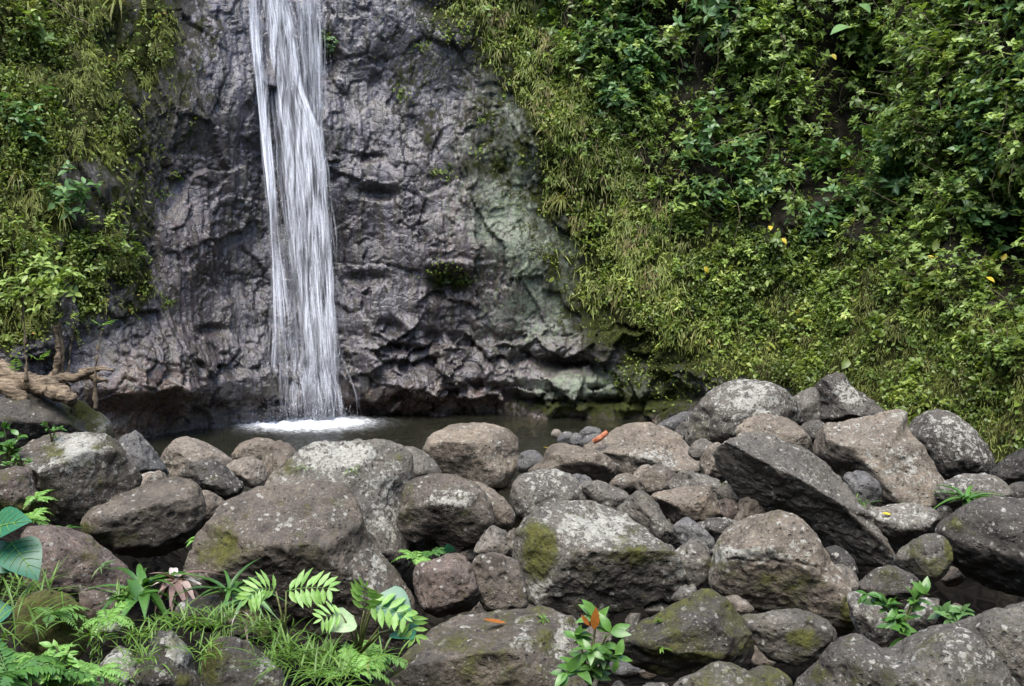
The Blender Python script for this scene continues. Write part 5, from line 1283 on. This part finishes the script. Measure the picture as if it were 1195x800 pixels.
# short turf over the earth at lower left
B_ = Buf(); n = 1500
qx = rng.uniform(100, 345, n); qy = rng.uniform(706, 805, n); keep = (fbm(np.stack([qx / 40, qy / 30, 0 * qx], -1), 2) > .05); qx, qy = qx[keep], qy[keep]; n = len(qx)
Pg = pile_at(qx, qy, -.15); Pg[:, 2] -= .12
B_.place(BLADE, Pg, norm(rng.normal(0, .5, (n, 3)) + [0, -.1, 1]), np.array([0, -1.0, .2]), rng.uniform(.03, .09, n), .007, rng.uniform(.1, .7, n))
o = B_.build('short_grass', M['turf']); tag(o, 'short bright grass and moss over the earth between the lower left rocks', 'grass', kind='stuff')
# ferns at lower left
for (qx, qy, d, n_, L_, w_, mt, lab) in [(35, 605, -.3, 9, .22, .06, 'bright', 'yellow-green small fern in front of the smooth brown edge rock'), (42, 580, -.15, 7, .16, .05, 'bright', 'smaller yellow-green fern leaning on the large brown rock'),
                                  (45, 768, -.5, 9, .21, .06, 'bright', 'soft fern in front of the mossy dome of rock'), (110, 784, -.5, 8, .19, .055, 'bright', 'lacy fern at the bottom beside the white-flecked rock'), (62, 716, -.45, 6, .22, .06, 'bright', 'bright fern arching over the mossy dome'),
                                  (85, 798, -.6, 8, .22, .065, 'bright', 'fern at the bottom edge in the left corner'), (125, 722, -.45, 8, .2, .06, 'bright', 'pale fern behind the fist-sized white stone'), (10, 790, -.8, 8, .36, .1, 'strap', 'dark fern in the bottom left corner'),
                                  (485, 652, -.2, 9, .2, .055, 'bright', 'fern growing in the gap beside the left block-shaped boulder'), (505, 645, -.2, 7, .16, .05, 'strap', 'darker fern behind the left block-shaped boulder'), (445, 765, -.3, 8, .24, .07, 'bright', 'fern in the dark recess left of the wide foreground boulder'),
                                  (410, 785, -.5, 7, .24, .07, 'bright', 'low fern among the grass at the bottom')]:
    fern_plant(GP(qx, qy, d), rand_fronds(n_, L_, w_), mt, lab, 13)
# pale fern fronds in front of the great boulder
P = GP(333, 745, -.75); Yf = float(P[1])
a1 = at(322, 690, Yf); a2 = at(334, 690, Yf)
fern_plant(P, [(a1 - P, (-.5, -.3, .5),   .16, .10, .7), (a2 - P, (.9, -.2, .32), .21, .105, .2)], 'bright', 'two pale green fern fronds held up before the dark front of the great boulder', 8, tone=.95, leaf=LEAF, tipw=.7, up=(0, -.75, .6))
# compound-leaved seedling with broad leaves
P = GP(418, 765, -.55); Yf = float(P[1])
root = tag(empty('seedling', P), 'bright seedling with paired leaflets right of the pale fern fronds', 'seedling'); B_, SB = Buf(), Buf()
for (x, y, dx, dz_, L_) in [(425, 712, .1, .9, .17), (432, 706, .9, .05, .16), (470, 712, .5, -.6, .1), (398, 716, -.7, .1, .08)]:
    e = at(x, y, Yf - .05); SB.tube(np.stack([P, (P + e) / 2 + [0, 0, .03], e]), .006, .003, 5)
    frond(B_, e, np.array([dx, -.3, dz_]), L_, .095, 5, .25, .8, mat_leaf=LEAF, tipw=.7, up=np.array([0, -.7, .6]))
B_.build('foliage', M['bright'], root); SB.build('stem', M['stem'], root)
for (tipx, tipy, bx_, by_, L_, W_, mt, lab) in [(478, 720, 444, 692, .2, .09, 'teal', 'broad dark teal leaf on a long stalk beside the bright seedling'), (386, 734, 412, 718, .13, .075, 'palegreen', 'broad leaf with a pale shining half, left of the bright seedling'), (478, 740, 470, 732, .12, .09, 'teal', 'small teal leaf low beside the wide foreground boulder'), (522, 626, 523, 645, .085, .06, 'teal', 'single upright oval leaf behind the left block-shaped boulder')]:
    Yl = Yf if bx_ < 500 else float(GP(523, 640, -.1)[1])
    e = at(bx_, by_, Yl); tip = at(tipx, tipy, Yl - .08)
    base_p = P if bx_ < 500 else e - np.array([0, 0, .12])
    root = tag(empty('broad_leaf_sprout', base_p), lab, 'plant'); B_, SB = Buf(), Buf()
    B_.place(HEART, e, tip - e, np.array([.1, -.75, .6]), L_, W_ * 1.6, .12, .6); B_.build('leaf', M[mt], root)
    SB.tube(np.stack([base_p, (base_p + e) / 2 + [0.0, 0, .04], e]), .007, .005, 5); SB.build('stem', M['stem'], root)
def big_leaf(root, e, D, N, L, W, curl, rnd, mat):
    B_ = Buf(); B_.place(HEART, e, D, N, L, W, curl, rnd); lf_ = B_.build('leaf', M[mat], root)
    D = norm(np.array(D, float)); S_ = norm(np.cross(D, N)); U_ = np.cross(S_, D)
    f_ = lambda t_, w_: e + D * L * t_ * (1 - .25 * abs(curl) * t_) + S_ * W * w_ + U_ * (W * .17 * abs(w_) * 1.4 * .72 + .003 - curl * L * t_ * t_)
    B_ = Buf(); B_.tube(np.stack([f_(x, 0) for x in np.linspace(0, .97, 8)]), .0035, .001, 4, .9)
    for t0 in (.06, .2, .34, .48, .62):
        for sg in (-1, 1):
            wm = np.interp(t0 + .2, np.linspace(0, 1, 8), HEART_W) * .86
            B_.tube(np.stack([f_(t0 + .2 * x ** 1.3, sg * wm * x) for x in np.linspace(0, 1, 5)]), .0018, .0008, 4, .9)
    B_.build('veins', M['bright'], root)


HEART_W = [0, 0.44, 0.52, 0.5, 0.42, 0.3, 0.15, 0]
# elephant-ear leaves at the left edge
P = GP(-12, 720, -.6); Yf = float(P[1]); root = tag(empty('elephant_ear_plant', P), 'big plant with huge heart-shaped teal leaves at the left edge', 'plant')
for (bx_, by_, tx_, ty_, L_, W_, nx) in [(-12, 618, 20, 604, .22, .19, .1), (12, 632, 38, 664, .24, .2, .3), (-20, 645, 8, 658, .2, .18, 0), (0, 700, -20, 728, .18, .2, 0)]:
    e = at(bx_, by_, Yf); tip = at(tx_, ty_, Yf - .1)
    big_leaf(root, e, tip - e, np.array([nx, -.7, .7]), np.linalg.norm(tip - e) * 1.15 + .02, W_, .2, rng.uniform(.5, .9), 'teal')
    SB = Buf(); SB.tube(np.stack([P, (P + e) / 2 + [.02, .02, .02], e]), .01, .006, 6); SB.build('stalk', M['stem'], root)


def leafy_sprig(base, tips, leaf, mat, label, tone=.7, per=(4, 7), name='seedling'):
    root = tag(empty(name, base), label, 'seedling'); LB, SB = Buf(), Buf()
    for tip in tips:
        s = np.linspace(0, 1, 6)[:, None]; c = base + (tip - base) * s + np.array([0, 0, .04]) * (s * (1 - s) * 4)
        SB.tube(c, .007, .003, 5)
        for q in range(1, 6):
            m_ = int(rng.integers(1, 3)) if q < 5 else int(rng.integers(*per))
            D = norm(rng.normal(size=(m_, 3)) * [1, .6, .5] + norm(tip - base) * .5 + [0, -.3, .1])
            l = leaf * rng.uniform(.6, 1.1, m_)
            LB.place(OVAL, np.tile(c[q], (m_, 1)), D, norm(np.array([0, -.5, .9]) + .3 * rng.normal(size=(m_, 3))), l, l * .42, rng.uniform(.1, .5, m_), np.clip(rng.normal(tone, .15, m_), 0, 1))
    LB.build('foliage', M[mat], root); SB.build('stem', M['stem'], root)
    return root


P = GP(688, 800, -.45); Yf = float(P[1])
root = leafy_sprig(P, [at(697, 722, Yf), at(712, 738, Yf - .05), at(672, 745, Yf), at(720, 768, Yf - .1), at(662, 785, Yf - .1), at(690, 760, Yf - .1)], .10, 'strap', 'glossy seedling with a rusty orange young leaf between the two bottom boulders', .85)
B_ = Buf(); B_.place(OVAL, at(693, 735, Yf - .03), np.array([.1, -.1, 1.0]), np.array([.2, -1, .2]), .10, .04, .1, .6); B_.place(OVAL, at(688, 730, Yf - .03), np.array([-.5, -.1, .7]), np.array([.2, -1, .2]), .06, .02, .1, .2); B_.build('young_leaf', M['rust'], root)
P = GP(1052, 738, -.1); Yf = float(P[1])
leafy_sprig(P, [at(1012, 693, Yf), at(1035, 705, Yf - .05), at(1068, 700, Yf), at(1080, 693, Yf - .05), at(1045, 722, Yf - .1), at(1058, 745, Yf - .1), at(1040, 730, Yf - .12)], .10, 'strap', 'sprawling green plant between the oval and the rounded lichened stones', .75)
P = GP(1116, 728, -.15); Yf = float(P[1])
leafy_sprig(P, [at(1100, 716, Yf), at(1122, 715, Yf - .05), at(1108, 722, Yf - .05)], .09, 'bluish', 'little leafy plant at the mouth of the black hollow', .5)
P = GP(10, 540, -.2); Yf = float(P[1])
leafy_sprig(P, [at(5, 500, Yf), at(22, 508, Yf - .03), at(14, 520, Yf - .05), at(2, 526, Yf)], .10, 'strap', 'leafy plant at the left edge below the mossy driftwood rock', .6)
P = on_rock('leftbig', 58, 510)[0]
leafy_sprig(P, [P + np.array([.08, -.05, .1]), P + np.array([-.02, -.05, .13])], .06, 'strap', 'small leaf sprig on top of the large sloping brown rock', .7)
P = on_rock('leftbig', 25, 548)[0]
leafy_sprig(P, [P + np.array([.1, -.1, .06]), P + np.array([-.06, -.1, .05]), P + np.array([.02, -.1, .1])], .05, 'strap', 'low leafy sprig on the left shoulder of the large brown rock', .7)
P = GP(75, 790, -.7); Yf = float(P[1])
leafy_sprig(P, [at(62, 755, Yf), at(80, 762, Yf), at(55, 790, Yf - .1), at(92, 782, Yf)], .055, 'bright', 'round-leaved bright sprout among the ferns in the left corner', .5)

# ------------------------------------------------------------------ fallen leaves and wood on the rocks
p_, n_ = on_rock('front', 590, 720)
B_ = Buf(); B_.place(OVAL, p_ + n_ * .012, np.array([-1, -.1, .05]), n_, .12, .05, -.15, .8); o = B_.build('fallen_leaf', M['rust'], None, p_); tag(o, 'orange fallen leaf lying on the wide foreground boulder', 'leaf')
p_, n_ = on_rock('flatspeck', 1040, 600)
B_ = Buf(); B_.place(OVAL, p_ + n_ * .012, np.array([-1, -.2, .05]), n_, .08, .035, -.1, .9); o = B_.build('fallen_leaf', M['yellow'], None, p_); tag(o, 'pale yellow fallen leaf lying on the flat speckled rock', 'leaf')
P = at(700, 511, float(ROCKS['rough'][0][1]) - .15)
B_ = Buf(); B_.tube(np.stack([P + [-.07, 0, -.04], P, P + [.08, .02, .06]]), np.array([.028, .032, .026]), None, 8, .3); o = B_.build('broken_wood', plain_mat('red_wood', (.2, .05, .02), (.4, .16, .07), .7, 20), None, P); tag(o, 'broken piece of reddish wood lying at the pool edge', 'wood')
B_ = Buf(); P2 = at(634, 522, float(ROCKS['lounge'][0][1]) - .1); B_.place(OVAL, P2, np.array([1, -.1, .1]), UP, .06, .025, .2, .5); o = B_.build('fallen_leaf', M['yellow'], None, P2); tag(o, 'tiny yellow leaf at the left tip of the low tan boulder', 'leaf')

# ------------------------------------------------------------------ unseen wooded slope, added behind the viewpoint to cut low front light
th = np.linspace(math.radians(158), math.radians(382), 120); hh = np.linspace(0, 1, 26)
TH, HH = np.meshgrid(th, hh, indexing='ij')
Vh = np.stack([17 * np.cos(TH) * (1 + .25 * HH), 7 + 19 * np.sin(TH) * (1 + .25 * HH), -1 + 16 * HH], -1)
Vh += (0.9 * fbm(Vh * .35, 3) + .5 * fbm(Vh * 1.2, 2))[..., None] * np.array([1, 1, .6])
lp, lt = grid_loops(*TH.shape)
light_block_slope = make_obj('light_block_slope', Vh.reshape(-1, 3), lp, lt, plain_mat('light_block_green', (.015, .025, .008), (.06, .09, .025), .9, 3.0, (1, 1, 1), 1.0))
tag(light_block_slope, 'unseen wooded slope added behind the viewpoint to block front light', 'hill', kind='structure')

# ------------------------------------------------------------------ light
SUN_EL, SUN_AZ = math.radians(64), math.radians(197)      # azimuth clockwise from +Y: high, behind the camera to the left
w = bpy.data.worlds.new('World'); SC.world = w; w.use_nodes = True
nt = w.node_tree; nt.nodes.clear()
sky = nt.nodes.new('ShaderNodeTexSky'); sky.sky_type = 'NISHITA'; sky.sun_disc = False
sky.sun_elevation = SUN_EL; sky.sun_rotation = SUN_AZ
sky.air_density = 1.0; sky.dust_density = 1.5; sky.ozone_density = 1.0
bg = nt.nodes.new('ShaderNodeBackground'); bg.inputs[1].default_value = 0.15
ow = nt.nodes.new('ShaderNodeOutputWorld')
nt.links.new(sky.outputs[0], bg.inputs[0]); nt.links.new(bg.outputs[0], ow.inputs[0])
sl = bpy.data.lights.new('sun', 'SUN'); sl.energy = 1.5; sl.angle = math.radians(40); sl.color = (1.0, 0.95, 0.87)
so = bpy.data.objects.new('sun', sl); COL.objects.link(so)
sd_ = Vector((math.sin(SUN_AZ) * math.cos(SUN_EL), math.cos(SUN_AZ) * math.cos(SUN_EL), math.sin(SUN_EL)))
so.rotation_euler = sd_.to_track_quat('Z', 'Y').to_euler(); so.location = (0, -5, 12)
vs = SC.view_settings
vs.view_transform = 'Standard'; vs.look = 'None'; vs.gamma = 1.0; vs.use_curve_mapping = False; vs.exposure = 2.0
cy = SC.cycles if hasattr(SC, 'cycles') else None
SC.render.engine = 'CYCLES'
SC.cycles.use_denoising = True
try: SC.cycles.denoiser = 'OPENIMAGEDENOISE'
except Exception: pass
SC.cycles.transparent_max_bounces = 24
SC.cycles.max_bounces = 6; SC.cycles.diffuse_bounces = 3; SC.cycles.glossy_bounces = 2; SC.cycles.transmission_bounces = 3
